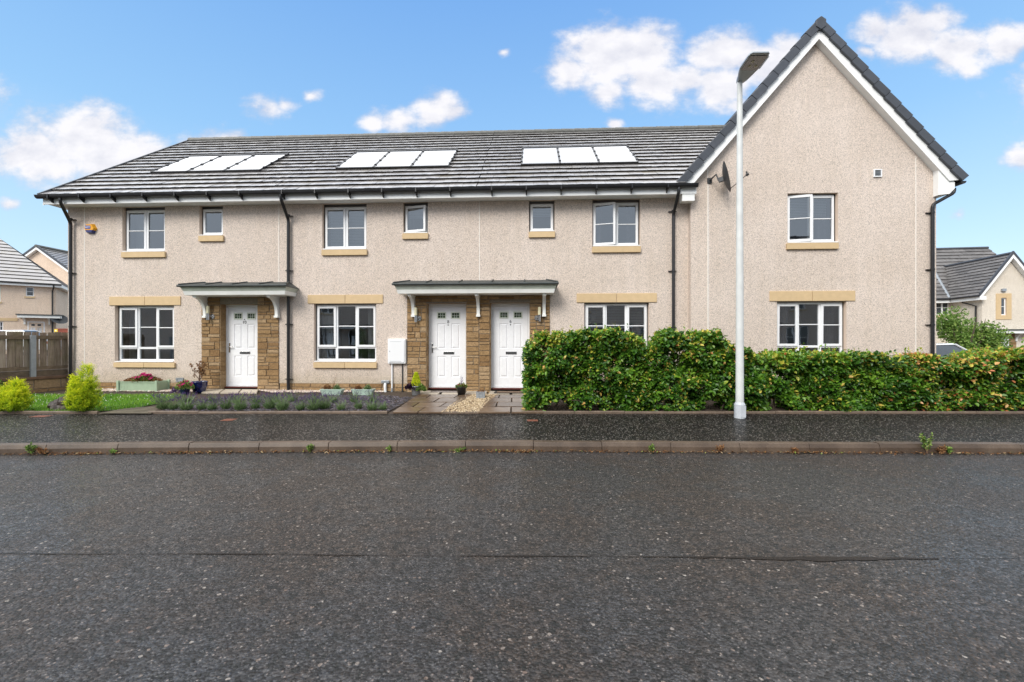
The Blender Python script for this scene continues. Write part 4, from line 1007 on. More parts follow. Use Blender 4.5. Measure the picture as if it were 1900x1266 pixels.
# alarm box: hexagonal
def alarm_box():
    cx, cz = P(168, 424.5, -.03); r = .155
    t = thing('alarm_box', 'yellow and blue hexagonal burglar alarm box on the wall near the roof corner', 'alarm', (cx, 0, cz - r), HF)
    hx = [(r*cos(k*pi/3), r*.92*sin(k*pi/3)) for k in range(6)]
    def seg(lo, hi):   # part of the hexagon between two heights
        out = []; n = len(hx)
        for i in range(n):
            p, q = hx[i], hx[(i+1) % n]
            if lo <= p[1] <= hi: out.append(p)
            for c in (lo, hi):
                if (p[1]-c)*(q[1]-c) < 0: k = (c-p[1])/(q[1]-p[1]); out.append((p[0]+k*(q[0]-p[0]), c))
        return out
    for lo, hi, mat, nm in ((-.055, 9, 'alarm_yellow', 'cover'), (-9, -.057, 'alarm_blue', 'strobe_lens')):
        o = seg(lo, hi); c = (sum(p[0] for p in o)/len(o), sum(p[1] for p in o)/len(o)); o.sort(key=lambda p: atan2(p[1]-c[1], p[0]-c[0]))
        m = MB(); B = [(cx + x, 0, cz + z) for x, z in o]; F = [(cx + x*.80, -.075, cz + z*.80 - (.0)) for x, z in o]; n = len(o)
        m.add(B + F, [tuple(range(n, 2*n))] + [(i, (i+1) % n, (i+1) % n + n, i + n) for i in range(n)]); p = m.build(nm, mat, t)
        if nm == 'cover': cov = p
    m = MB(); m.box(cx - .095, cx + .045, -.079, -.0752, cz - .015, cz + .065, mi=0); text_into(m, 'ADT', cx - .025, -.081, cz + .024, .062, 1); m.build('emblem', ['logo_blue', 'logo_white'], cov)
alarm_box()
# meter cupboard with its pipes
def meter():
    a0, z1 = P(720, 629, -.06); a1, z0 = P(753, 675, -.06)
    t = thing('meter_cupboard', 'white meter cupboard with two pipes below, left of the stone at door 8', 'meter box', ((a0+a1)/2, 0, z0), HF)
    m = MB(); m.box(a0, a1, -.085, 0, z0, z1); m.build('casing', 'upvc', t, bevel=.008)
    m = MB(); m.box(a0 + .03, a1 - .03, -.100, -.086, z0 + .03, z1 - .035, mi=0); m.box(a0 + .06, a1 - .10, -.102, -.1005, z0 + .055, z0 + .065, mi=1); m.box(a0 + .06, a1 - .10, -.102, -.1005, z1 - .065, z1 - .06, mi=1); m.tube([(a0 + .055, -.1, (z0+z1)/2), (a0 + .055, -.108, (z0+z1)/2)], .012, 8, mi=1); m.build('door', ['upvc', 'grey_metal'], t, bevel=.004)
    m = MB(); x = A(727.4, -.03); m.tube([(x, -.03, z0), (x, -.03, .33)], .019, 10, mi=0); m.tube([(x, -.03, .33), (x, -.03, .22)], .025, 10, mi=1); m.build('pipe', ['upvc', 'grey_metal'], t)
    m = MB(); x = A(746.6, -.02); m.tube([(x, -.02, z0), (x, -.02, .36)], .013, 8, mi=0); m.tube([(x, -.02, .36), (x, -.03, .22)], .018, 8, mi=0); m.build('conduit', ['dish_grey'], t)
    x = A(715, -.04)
    t = thing('waste_pipe', 'short white bent waste pipe under a grey cover, between trough and meter pipes', 'pipe', (x, 0, .22), HF)
    m = MB(); m.tube([(x, .0, .44), (x, -.05, .43), (x + .0, -.06, .38), (x + .01, -.06, .22)], .034, 12); m.build('pipe', 'upvc', t, smooth=False)
    m = MB(); m.box(x - .10, x + .09, -.06, -.001, .455, .52); m.build('cover', 'grey_metal', t, bevel=.006)
meter()
def cyl_dish():
    b = -.15; a, z = P(1346, 329, b - .30)
    t = thing('satellite_dish', 'dark grey satellite dish seen edge on, left of the lamp post on the gable wall', 'satellite dish', (A(1314, b), b, Z(1314, 345, b)), HF)
    c = Vector((a, b - .30, z)); ax = Vector((.93, -.36, .22)).normalized(); up = Vector((0, 0, 1)); up = (up - ax*up.dot(ax)).normalized(); sd = ax.cross(up)
    m = MB(); n = 28; R = .33
    for layer, off in ((0, 0), (1, -.008)):
        vs = []; fs = []
        for i in range(7):
            rr = R*i/6
            for k in range(n): q = 2*pi*k/n; vs.append(c + ax*(.075*(i/6)**2 + off - .04) + up*rr*1.05*sin(q) + sd*rr*cos(q))
        for i in range(6):
            for k in range(n): f = (i*n+k, i*n+(k+1) % n, (i+1)*n+(k+1) % n, (i+1)*n+k); fs.append(f if layer == 0 else f[::-1])
        m.add(vs, fs)
    m.build('reflector', 'dish_grey', t, smooth=True)
    m = MB(); wb = Vector((A(1316, b), b - .01, Z(1316, 336, b))); e = c - ax*.05 - up*.02
    m.box(wb.x - .05, wb.x + .05, b - .03, b - .001, wb.z - .06, wb.z + .06); m.tube([wb, wb + Vector((.02, -.12, .02)), wb + Vector((.07, -.2, .07)), e - ax*.10, e], .017, 8); m.obox(e - ax*.05, ax*.05, up*.05, sd*.035)
    m.build('mount', 'dish_grey', t)
    m = MB(); l0 = c - up*R*.9 + ax*.02; l1 = c + ax*.42 - up*.10; m.tube([l0, l1], .010, 6); m.tube([l1 - ax*.03, l1 + ax*.03 - up*.0], .030, 10); m.tube([l1, l1 + up*.07], .018, 8); m.build('receiver_arm', 'black_plastic', t)
    m = MB(); x = A(1315, b); m.tube([(x, b - .006, wb.z - .05), (x, b - .006, .4)], .004, 5); m.build('cable', 'upvc', t)
cyl_dish()

# ------------------------------------------------------------------ ground, road, pavement
def struct(mb, name, mats, smooth=False, bevel=0):
    o = mb.build(name, mats, None, smooth, bevel); o['kind'] = 'structure'; return o
m = MB(); m.quad((-900, -900, -.06), (900, -900, -.06), (900, 900, -.06), (-900, 900, -.06)); struct(m, 'ground', 'ground_dirt')
m = MB(); m.quad((-80, -.35, 0), (80, -.35, 0), (80, 6.3, 0), (-80, 6.3, 0)); road = struct(m, 'road', 'road_asphalt')
def kerbY(X): 
    pts = [(-80, 3.2), (-16, 5.2), (-6.7, 5.62), (-3, 5.74), (-.36, 5.79), (3.2, 5.715), (6.7, 5.65), (16, 5.45), (80, 4.4)]
    for (x0, y0), (x1, y1) in zip(pts, pts[1:]):
        if X <= x1: return y0 + (y1-y0)*(X-x0)/(x1-x0)
    return pts[-1][1]
def kerb(Yf, sgn, name):
    m = MB(); joint = MB(); L_ = .914; x = -30 + .13; r = random.Random(4)
    while x < 30:
        x1 = x + L_ - .006; y0, y1 = Yf(x), Yf(x1); dz = r.uniform(-.004, .004); t = r.random()
        pr = [(0, -.02), (.004, .070), (.022, .122), (.125, .125), (.125, -.02)]
        vs = [(x, y0 + sgn*p, q + dz) for p, q in pr] + [(x1, y1 + sgn*p, q + dz) for p, q in pr]
        fs = [(i, i+1, i+6, i+5) for i in range(4)] + [(0,1,2,3,4)[::-1], (5,6,7,8,9)]
        if sgn < 0: fs = [f[::-1] for f in fs]
        m.add(vs, fs, t); x += L_
    return struct(m, name, 'kerb_concrete', bevel=.004)
kerb(kerbY, 1, 'kerb'); kerb(lambda X: -.3, -1, 'near_kerb')
PBY = 7.82
m = MB(); xs = [-80, -16, -12, -9, -6.7, -5, -3, -1.5, -.36, 1.5, 3.2, 5, 6.7, 9, 12, 16, 80]
for x0, x1 in zip(xs, xs[1:]): m.quad((x0, kerbY(x0) + .126, .119), (x1, kerbY(x1) + .126, .119), (x1, PBY, .158), (x0, PBY, .158))
m.quad((-80, -.425, .119), (-80, -2.4, .13), (80, -2.4, .13), (80, -.425, .119)); struct(m, 'pavement', 'pavement_asphalt')
# terrain behind the pavement rising to the houses
m = MB(); prof = [(PBY - .01, .150), (7.86, .163), (10.5, gz(10.5) - .006), (12, gz(12)), (22, .5), (60, .6), (400, .6)]
for (y0, z0), (y1, z1) in zip(prof, prof[1:]): m.quad((-400, y0, z0), (400, y0, z0), (400, y1, z1), (-400, y1, z1))
m.quad((-80, -2.39, .126), (-80, -200, .2), (80, -200, .2), (80, -2.39, .126)); struct(m, 'garden_ground', 'soil')
# flush joint with a long puddled groove in the road
m = MB(); r = random.Random(12); n = 320; xs = [-4.2 + 7.1*i/n for i in range(n + 1)]
def jY(X): return 2.965 - .012*X + .016*noise.noise((X*.8, 3, 0)) + .006*noise.noise((X*7, 5, 0))
def jW(X):
    w = .0025 + .006*max(0, noise.noise((X*9, 7.7, 0)))
    for (c, h, k) in ((-1.95, .30, .018), (-1.2, .25, .010), (.05, .45, .012), (2.2, .72, .045), (1.3, .5, .012), (-3.2, .5, .005)): w += k*max(0, 1 - abs(X-c)/h)**.6*(.7 + .6*noise.noise((X*6, c, 0)))
    return w
for x0, x1 in zip(xs, xs[1:]): m.quad((x0, jY(x0) - jW(x0), .004), (x1, jY(x1) - jW(x1), .004), (x1, jY(x1) + jW(x1)*.5, .004), (x0, jY(x0) + jW(x0)*.5, .004))
struct(m, 'road_joint', 'puddle')
m = MB(); ys = 0
m.quad((-80, jY(-5) + .0, .0035), (-4.2, jY(-4.2), .0035), (-4.2, jY(-4.2) + .006, .0035), (-80, jY(-5) + .006, .0035)); m.quad((2.9, jY(2.9), .0035), (80, jY(2.9), .0035), (80, jY(2.9) + .004, .0035), (2.9, jY(2.9) + .004, .0035)); struct(m, 'road_seam', 'puddle')
# iron covers
def cover(x, y, w, d, label):
    Y = FPX*(EYE - .14)/(y - 633); X = (x - 950)/FPX*Y; m = MB(); m.box(X - w/2, X + w/2, Y - d/2, Y + d/2, .13, .158 - (PBY - Y)*.019 + .004); m.box(X - w/2 - .02, X + w/2 + .02, Y - d/2 - .02, Y + d/2 + .02, .12, .158 - (PBY - Y)*.019 + .002)
    o = m.build('valve_cover', 'rust_cover'); place(o, WORLD); props(o, label, 'utility cover', 'small valve covers in the pavement')
cover(425, 780, .16, .14, 'small rusty valve cover in the pavement below the lavender bed')
cover(988, 781, .14, .10, 'small rusty valve cover in the pavement by the left end of the tall hedge')
cover(77, 774, .24, .12, 'pinkish valve cover in the pavement below the golden conifers')
# edging
def edging(x0, x1, yf=768, h=.055, name='edging'):
    Xa = (x0 - 950)/FPX*7.86; Xb = (x1 - 950)/FPX*7.86; m = MB(); x = Xa; r = random.Random(int(x0))
    while x < Xb - .02:
        e = min(x + .914, Xb); dz = r.uniform(-.006, .006); dy = r.uniform(-.006, .006); pr = [(0, 0), (.0, h - .02), (.012, h - .004), (.026, h), (.04, h - .004), (.052, h - .02), (.052, 0)]
        vs = [(x + .003, PBY + .005 + p + dy, .15 + q + dz) for p, q in pr] + [(e - .003, PBY + .005 + p + dy, .15 + q + dz) for p, q in pr]; k = len(pr)
        m.add(vs, [(i, i+1, i+1+k, i+k) for i in range(k-1)] + [tuple(range(k))[::-1], tuple(range(k, 2*k))], r.random()); x = e
    return m
me_ = MB()
for seg in ((-400, 184), (277, 719), (819, 889), (972, 2400)):
    q = edging(*seg); me_.add(q.v, q.f, .5)
struct(me_, 'edging', 'edging')
# paving, drawn on the ground from pixel outlines
def sheet(name, pts, mat, dz, tint=.5):
    m = MB(); q = [G(*p) for p in pts]; m.quad(*[(x, y, z + dz) for x, y, z in q], tint=tint); return struct(m, name, mat)
def facade_pt(x, b):      # ground point under the facade plane
    a, _ = P(x, 633, b); X, Y, _ = HF.w(a, b, 0); return (X, Y, gz(Y))
def slab_path(name, quadpts, nu, nv, mat, dz, seed):
    """quadpts: world corners front-left, front-right, back-right, back-left; individual slabs with joints"""
    m = MB(); r = random.Random(seed); A_, B_, C_, D_ = [Vector(q) for q in quadpts]
    def at(u, v): return (A_*(1-u) + B_*u)*(1-v) + (D_*(1-u) + C_*u)*v
    for j in range(nv):
        off = .5/nu if j % 2 else 0; us = [0] + [off + i/nu for i in range(0 if off else 1, nu + 1) if 0 < off + i/nu < 1] + [1]
        for u0, u1 in zip(us, us[1:]):
            g = .012; e = .012; v0, v1 = j/nv + e, (j+1)/nv - e; dd = r.uniform(-.002, .003)
            p = [at(u0 + g, v0), at(u1 - g, v0), at(u1 - g, v1), at(u0 + g, v1)]; h = Vector((0, 0, dz + .022 + dd)); k = Vector((0, 0, dz - .01)); t = r.random()
            m.add([q + k for q in p] + [q + h for q in p], [(4,5,6,7),(0,1,5,4),(1,2,6,5),(2,3,7,6),(3,0,4,7)], t)
    return struct(m, name, mat, bevel=.003)
def gp(x, y): return G(x, y)
slab_path('garden_path', [gp(727, 767.5), gp(822, 767.5), gp(880, 734), gp(775, 734)], 2, 4, 'paving_slab', .006, 3)
slab_path('paved_path', [gp(886, 767.5), gp(1010, 767.5), gp(995, 734), gp(905, 734)], 2, 4, 'paving_slab', .006, 8)
slab_path('door_step', [gp(772, 733.5), gp(992, 733.5), facade_pt(992, -.02), facade_pt(780, -.02)], 5, 1, 'paving_pale', .010, 9)
slab_path('step_slab', [gp(372, 731), gp(478, 731), facade_pt(480, -.02), facade_pt(385, -.02)], 3, 1, 'paving_pale', .010, 19)
m = MB(); p = [facade_pt(798, -.32), facade_pt(860, -.32), facade_pt(862, -.05), facade_pt(800, -.05)]; m.quad(*[(x, y, z + .036) for x, y, z in p], tint=.3); struct(m, 'threshold_slab', 'paving_slab')
# garden surfaces
lawn = [(-250, 766), (185, 764), (250, 758), (292, 750), (322, 740), (345, 733.5), (-250, 733.5)]
sheet('lawn', lawn, 'lawn_base', .006)
sheet('bed', [(278, 765.5), (720, 765.5), (765, 741), (690, 733), (345, 733)], 'soil', .008)
sheet('dirt_path', [(180, 768.3), (280, 768.3), (300, 755), (240, 757)], 'ground_dirt', .009)

def scatter_stones(name, poly, n, size, mat, seed, flat=.5, label=None, zoff=.01):
    """many small stones inside a ground polygon (world XY)"""
    r = random.Random(seed); xs = [p[0] for p in poly]; ys = [p[1] for p in poly]; m = MB()
    def inside(x, y):
        c = False; j = len(poly) - 1
        for i in range(len(poly)):
            if (poly[i][1] > y) != (poly[j][1] > y) and x < (poly[j][0]-poly[i][0])*(y-poly[i][1])/(poly[j][1]-poly[i][1]) + poly[i][0]: c = not c
            j = i
        return c
    k = 0; tries = 0
    while k < n and tries < n*20:
        tries += 1; x, y = r.uniform(min(xs), max(xs)), r.uniform(min(ys), max(ys))
        if not inside(x, y): continue
        k += 1; s = size*r.uniform(.5, 1.3); q = r.uniform(0, pi); z = gz(y) + zoff + r.uniform(0, size*.5); tl = r.uniform(-.5, .5)*(1 - flat) ; tt = r.random()
        ax = Vector((cos(q), sin(q), tl))*s; ay = Vector((-sin(q), cos(q), r.uniform(-.3, .3)))*s*r.uniform(.5, .9); az = Vector((0, 0, s*flat)); c = Vector((x, y, z))
        vs = [c + ax, c + ay*.8 + ax*.3, c - ax*.9 + ay*.3, c - ax*.5 - ay*.8, c + ax*.4 - ay*.9]; vt = [c + (v - c)*.6 + az for v in vs]
        m.add(vs + vt, [(5,6,7,8,9)] + [(i, (i+1) % 5, (i+1) % 5 + 5, i + 5) for i in range(5)], tt)
    o = m.build(name, mat); props(o, label, None, None, 'stuff'); return o
gpx = lambda L_: [G(x, y)[:2] for x, y in L_]
scatter_stones('gravel', gpx([(818, 767), (889, 767), (905, 748), (925, 733.5), (880, 733.5), (850, 745)]), 2600, .017, 'gravel', 1, .6, 'golden gravel triangle between the two brown slab paths', .016)
scatter_stones('slate_chippings', gpx([(300, 764), (722, 764.5), (768, 739), (700, 734), (420, 737), (340, 745)]), 6500, .024, 'slate_chip', 2, .25, 'dark slate chippings among the lavender', .010)
pl = [facade_pt(150, -.42)[:2], facade_pt(380, -.38)[:2], facade_pt(380, -.03)[:2], facade_pt(150, -.03)[:2]]
pl2 = [facade_pt(505, -.42)[:2], facade_pt(712, -.22)[:2], facade_pt(712, -.03)[:2], facade_pt(478, -.03)[:2]]
for i, q in enumerate((pl, pl2)): scatter_stones('pebbles', q, 1700, .020, 'pale_pebble', 3 + i, .6, ['pale pebbles along the wall foot below the left window', 'pale pebbles along the wall foot right of door 10'][i], .012)

# kerb-foot debris
m = MB(); r = random.Random(5)
for i in range(6500):
    x = r.uniform(-9, 9); dens = .25 + 1.5*max(0, noise.noise((x*2.1, 1.3, 0)))
    if r.random() > dens: continue
    y = kerbY(x) - abs(r.gauss(0, .038)) - .003; s = r.uniform(.007, .026); q = r.uniform(0, pi); z = .003 + r.random()*.028
    ax = Vector((cos(q), sin(q), r.uniform(-.2, .5)))*s; ay = Vector((-sin(q), cos(q), r.uniform(-.3, .3)))*s*.4; c = Vector((x, y, z)); m.quad(c - ax, c - ay, c + ax, c + ay, tint=min(1, max(0, r.gauss(.5, .25))))
props(m.build('leaf_litter', 'debris'), 'dead leaves and grit lying along the foot of the kerb', None, None, 'stuff')

# ------------------------------------------------------------------ foliage helpers
def leaf(m, c, d, n, l, w, tint, fold=.25):
    """one folded leaf blade: base c, direction d, normal n"""
    d = d.normalized(); s = d.cross(n).normalized(); n = s.cross(d)
    p0 = c; p3 = c + d*l; a1 = c + d*l*.32 + s*w*.5 + n*w*fold; a2 = c + d*l*.72 + s*w*.36 + n*w*fold*.8; b1 = c + d*l*.32 - s*w*.5 + n*w*fold; b2 = c + d*l*.72 - s*w*.36 + n*w*fold*.8
    o = len(m.v); m.v += [tuple(p) for p in (p0, a1, a2, p3, b2, b1)]
    m.f += [(o, o+1, o+2, o+3), (o, o+3, o+4, o+5)]; m.t += [tint, tint]; m.m += [0, 0]
def pl_(pts, x):
    for (x0, y0), (x1, y1) in zip(pts, pts[1:]):
        if x <= x1: return y0 + (y1-y0)*max(0, x-x0)/(x1-x0)
    return pts[-1][1]
def rvec(r):
    while True:
        v = Vector((r.uniform(-1, 1), r.uniform(-1, 1), r.uniform(-1, 1)))
        if .05 < v.length < 1: return v.normalized()

def hedge(name, label, x0, x1, top0, top1, yf, yb, seed, nleaf, warm, notch=None, prof=None):
    """clipped beech hedge between two X positions; warm = share of yellow and copper leaves"""
    r = random.Random(seed); g0 = .17
    root = thing(name, label, 'hedge', ((x0+x1)/2, (yf+yb)/2, g0), WORLD, 'beech hedges behind the pavement')
    st = MB()
    n = int((x1-x0)*5)
    for i in range(n):
        x = x0 + .15 + (x1-x0-.3)*(i + r.random())/n; y = r.uniform(yf+.25, yb-.2); H = (top0 + (top1-top0)*(x-x0)/(x1-x0)) - g0
        p = Vector((x, y, g0)); pts = [p]; rad = [.018]
        for k in range(5): p = p + Vector((r.uniform(-.09, .09), r.uniform(-.06, .06), H*.17)); pts.append(p); rad.append(.018*(1 - (k+1)*.17))
        st.tube(pts, rad, 5)
        for k in range(9):
            q = pts[r.randint(1, 5)]; e = q + Vector((r.uniform(-.35, .35), r.uniform(-.4, .4), r.uniform(-.05, .35))); e.z = min(e.z, g0 + H*.96); st.tube([q, (q+e)/2 + rvec(r)*.03, e], [.007, .005, .002], 4)
    st.build('stems', 'bark', root)
    m = MB(); k = 0; yc = (yf+yb)/2; hd = (yb-yf)/2
    while k < nleaf:
        # clump positions near the surface of a rounded slab
        x = r.uniform(x0, x1); u = (x-x0)/(x1-x0); H = top0 + (top1-top0)*u
        if prof: H = pl_(prof, x)
        H += .07*noise.noise((x*2.5, seed, 0)) + .10*noise.noise((x*6, seed, 4))
        front = r.random()
        bulge = .10*noise.noise((x*1.6, seed + 5, 0))
        if front < .50:      # front face
            z = g0 + (H-g0)*(r.random()**.85)*.99; y = yf + .09 + abs(r.gauss(0, .11)) - .30*noise.noise((x*1.9, z*2.4, seed)) - .08*noise.noise((x*6, z*6, seed)) - bulge*.6; out = Vector((0, -1, .25))
        elif front < .70:    # top
            z = H - abs(r.gauss(0, .07)); y = r.uniform(yf, yb); out = Vector((0, -.3, 1))
        elif front < .76:
            e = r.random() < .5; x = (x0 if e else x1) + (1 if e else -1)*abs(r.gauss(0, .10)); z = g0 + (H-g0)*r.random(); y = r.uniform(yf, yb); out = Vector((-1 if e else 1, -.3, .2))
        else: z = r.uniform(g0, H); y = r.uniform(yf + .2, yb); out = rvec(r)
        # round the shoulders
        eb = min(x-x0, x1-x); zz = (z-g0)/(H-g0)
        if eb < .18 and zz > 1 - (.18-eb)*.9: continue
        if zz > .9 and y < yf + (zz-.9)*.9: continue
        if zz < .12 and y < yf + .10 and r.random() < .55: continue
        if zz < .16 and noise.noise((x*1.7, seed+9, 0)) > .10 + zz: continue
        if noise.noise((x*4.2, y*3, z*4.2 + seed)) > .16 and r.random() < .88: continue      # hollows
        if notch and abs(x - notch[0]) < notch[1]*(1.2 - abs(z - notch[2])*2.2) and r.random() < .93: continue
        deep = min(1, max(0, (y - yf)/.5)) if front < .5 else .5; c0 = Vector((x, y, z)); young = max(0, zz - .80)*2.4
        cw = noise.noise((x*3.1 + 20, z*3.6, seed)) * .5 + .5
        for _ in range(r.randint(3, 6)):
            c = c0 + rvec(r)*r.uniform(.0, .055); d = (out*.7 + rvec(r)*1.0 + Vector((0, 0, -.15))).normalized(); nn = (Vector((0, -.45, 1)) + rvec(r)*.55 + out*.35).normalized()
            if abs(d.dot(nn)) > .95: continue
            w = warm*(.15 + 1.9*max(0, cw-.45)*2) + young*.55*(.5 + warm)
            if r.random() < w: t = r.choice([.74, .80, .86]) + r.uniform(-.03, .04) if r.random() > (warm - .2)*1.6 else r.uniform(.84, .99)
            else: t = min(.70, max(0, r.gauss(.30, .12) + .06*young + .30*noise.noise((x*2.6, z*3.0, seed + 31))))
            l = r.uniform(.045, .094); leaf(m, c, d, nn, l, l*.66, t); k += 1
    # sprigs above the clipped top
    for _ in range(int((x1-x0)*30)):
        x = r.uniform(x0 + .1, x1 - .1); H = pl_(prof, x) if prof else top0 + (top1-top0)*(x-x0)/(x1-x0); y = r.uniform(yf + .1, yb - .1); h = abs(r.gauss(.06, .075)) + .03; b = Vector((x, y, H - .06)); t = b + Vector((r.uniform(-.05, .05), r.uniform(-.03, .03), h + .06))
        for j in range(int(3 + h*30)):
            c = b.lerp(t, j/(3 + h*30)); l = r.uniform(.04, .06); leaf(m, c, rvec(r) + Vector((0, 0, .6)), rvec(r) + Vector((0, -.2, 1)), l, l*.6, r.choice([.5, .6, .75, .8, .85]) if r.random() < .3 + warm*1.5 else r.uniform(.3, .6))
    m.build('foliage', 'beech', root)
hx = lambda px, Y=7.95: (px - 950)/FPX*Y
zt = lambda y, Y=7.95: EYE + (633 - y)/FPX*Y
prf = lambda L_: [(hx(x), zt(y)) for x, y in L_]
hedge('hedge', 'tall dark green clipped hedge between door 6 and the lamp post', hx(977), hx(1366), zt(625), zt(628), 7.90, 8.75, 11, 52000, .24, (hx(1203), .05, zt(652)),
      prf([(968, 668), (982, 645), (1005, 628), (1040, 618), (1080, 622), (1130, 616), (1170, 622), (1196, 640), (1208, 655), (1222, 632), (1250, 620), (1290, 627), (1330, 618), (1366, 634)]))
hedge('hedge', 'lower green and yellow hedge between the lamp post and the gable house downpipe', hx(1366), hx(1690), zt(660), zt(662), 7.92, 8.65, 12, 36000, .24, None,
      prf([(1366, 650), (1392, 654), (1420, 666), (1500, 660), (1560, 658), (1620, 660), (1655, 664), (1690, 676)]))
hedge('hedge', 'copper and yellow tinged hedge at the right edge, past the gable house corner', hx(1694), hx(2080), zt(661), zt(660), 7.90, 8.6, 13, 38000, .50, None,
      prf([(1694, 676), (1712, 660), (1760, 668), (1800, 672), (1845, 660), (1900, 655), (2080, 660)]))

def golden_conifer(px, ybase, ytop, wpx, label, seed):
    X, Y, gz0 = G(px, ybase); s = FPX/Y; H = (ybase - ytop)/s; R = wpx/2/s
    root = thing('golden_conifer', label, 'conifer', (X, Y, gz0), WORLD, 'golden conifers on the lawn'); r = random.Random(seed)
    m = MB(); m.tube([(X, Y, gz0), (X, Y, gz0 + H*.7)], [.02, .006], 6); m.build('trunk', 'bark', root)
    m = MB()
    lobes = [(0, 0, 1.0, .95)] + [(r.uniform(-.6, .6), r.uniform(-.5, .2), r.uniform(.35, .82), r.uniform(.35, .5)) for _ in range(8)]
    for (lx, ly, lh, lr) in lobes:
        cx, cy = X + lx*R, Y + ly*R; n = int(270*lr) + 30
        for _ in range(n):      # upright feathery sprays
            u = r.random()**.8; ang = r.uniform(0, 2*pi); prof = (1 - u)**.80*(.75 + .25*min(1, u*6)) + .04
            rr = R*lr*prof*r.uniform(.6, 1.12); out = Vector((cos(ang), sin(ang), 0)); base = Vector((cx + rr*.8*cos(ang), cy + rr*.8*sin(ang), gz0 + .02 + H*lh*u*.93)); ax = (out*r.uniform(.5, 1.0) + Vector((0, 0, 1.0)) + rvec(r)*.35).normalized(); sl = r.uniform(.07, .13); ct = min(1, max(0, .36 + .30*u + r.gauss(0, .16)))
            for k in range(16):
                f = k/16; c = base + ax*sl*f + rvec(r)*.012; d = (ax + rvec(r)*.8).normalized(); l = r.uniform(.022, .040)*(1.1 - .5*f); leaf(m, c, d, rvec(r), l, l*.30, min(1, max(0, ct - .18 + .50*f + r.uniform(-.08, .08))))
    m.build('foliage', 'golden', root)
golden_conifer(30, 765, 707, 50, 'smaller rounded golden conifer at the far left of the lawn', 4)
golden_conifer(161, 765, 676, 58, 'taller golden conifer on the lawn beside the black rock', 9)

# dark rock
m = MB(); X, Y, z0 = G(113, 761); bm = bmesh.new(); bmesh.ops.create_icosphere(bm, subdivisions=4, radius=1)
for v in bm.verts:
    k = 1 + .35*noise.noise(v.co*1.6) + .14*noise.noise(v.co*5); v.co = Vector((X + v.co.x*.235*k, Y + .12 + v.co.y*.20*k, z0 + .02 + max(-.02, v.co.z*.22*k)))
m.add([v.co for v in bm.verts], [tuple(x.index for x in f.verts) for f in bm.faces]); bm.free()
o = m.build('rock', 'rock_dark'); place(o, WORLD); props(o, 'low blackish brown rock lying on the lawn between the golden conifers', 'rock')

# grass
m = MB(); r = random.Random(31); lw = [G(x, y)[:2] for x, y in lawn]
def inpoly(poly, x, y):
    c = False; j = len(poly) - 1
    for i in range(len(poly)):
        if (poly[i][1] > y) != (poly[j][1] > y) and x < (poly[j][0]-poly[i][0])*(y-poly[i][1])/(poly[j][1]-poly[i][1]) + poly[i][0]: c = not c
        j = i
    return c
k = 0; fl = MB()
while k < 24000:
    x = r.uniform(-13.5, -6.0); y = r.uniform(7.87, 10.6)
    if not inpoly(lw, x, y): continue
    k += 1; h = r.uniform(.025, .065)*(1 + .5*noise.noise((x*2, y*2, 0))); q = r.uniform(0, 2*pi); w = .004 + r.random()*.003; z = gz(y) + .004; d = Vector((cos(q), sin(q), 0)); b = Vector((x, y, z)); tip = b + d*h*.45 + Vector((0, 0, h)); s = Vector((-d.y, d.x, 0))*w
    m.quad(b - s, b + s, tip, tint=min(1, max(0, r.gauss(.5 + .3*noise.noise((x*1.5, y*1.5, 3)), .18))))
    if k % 50 == 0 and noise.noise((x*1.2, y*1.2, 9)) > -.1:
        c = Vector((x, y, z + h*.9)); e = .011
        for a in range(3): leaf(fl, c, rvec(r), rvec(r), e, e, r.random())
        leaf(fl, c, Vector((0, 0, 1)), Vector((0, -1, 0)), e, e*1.3, r.random())
props(m.build('grass', 'grass'), 'bright green lawn grass behind the edging', None, None, 'stuff')
props(fl.build('clover_flowers', 'clover'), 'white clover flowers dotted through the lawn', None, None, 'stuff')

# lavender
def lavender_proto(seed, h=.30, spread=.17):
    r = random.Random(seed); a = MB(); f = MB()
    for _ in range(420):
        q = r.uniform(0, 2*pi); rr = spread*.8*sqrt(r.random()); b = Vector((rr*cos(q)*.5, rr*sin(q)*.5, 0)); d = Vector((cos(q)*.6, sin(q)*.6, 1.1)) + rvec(r)*.5; l = r.uniform(.05, .13); leaf(a, b + Vector((0, 0, r.uniform(0, .05))), d, rvec(r), l, .008, r.random())
    for _ in range(60):
        q = r.uniform(0, 2*pi); hh = h*r.uniform(.6, 1.05); t = Vector((cos(q)*spread*r.uniform(.3, 1.5), sin(q)*spread*r.uniform(.3, 1.3), hh)); md = t*.5 + Vector((0, 0, hh*.08))
        a.tube([(t.x*.1, t.y*.1, .02), md, t], .0022, 3, tint=.7)
        d = (t - md).normalized()
        for k in range(9):
            c = t + d*(.006*k); leaf(f, c, rvec(r) + d, rvec(r), .011, .009, r.random())
    return a, f
protos = []
NUM = ['first', 'second', 'third', 'fourth', 'fifth', 'sixth', 'seventh', 'eighth', 'ninth', 'tenth', 'eleventh', 'twelfth', 'thirteenth', 'fourteenth', 'fifteenth', 'sixteenth', 'seventeenth', 'eighteenth', 'nineteenth', 'twentieth']
def copy_tree(o, parent=None):
    c = o.copy(); C.objects.link(c)
    if parent is not None: c.parent = parent
    for ch in list(o.children): copy_tree(ch, c)
    return c
front = [302, 322, 346, 372, 396, 422, 448, 472, 500, 526, 556, 580, 602, 630, 664, 688, 710]
back = [300, 345, 395, 440, 478, 510, 545, 585, 620, 655, 690]
lav = []
for s in range(3):
    t = thing('lavender', '', 'lavender', (0, 0, 0), WORLD, 'lavender clumps in the slate bed'); a, f = lavender_proto(40 + s); a.build('foliage', 'lavender_leaf', t); f.build('flowers', 'lavender_flower', t); lav.append(t)
used = set(); rr = random.Random(77)
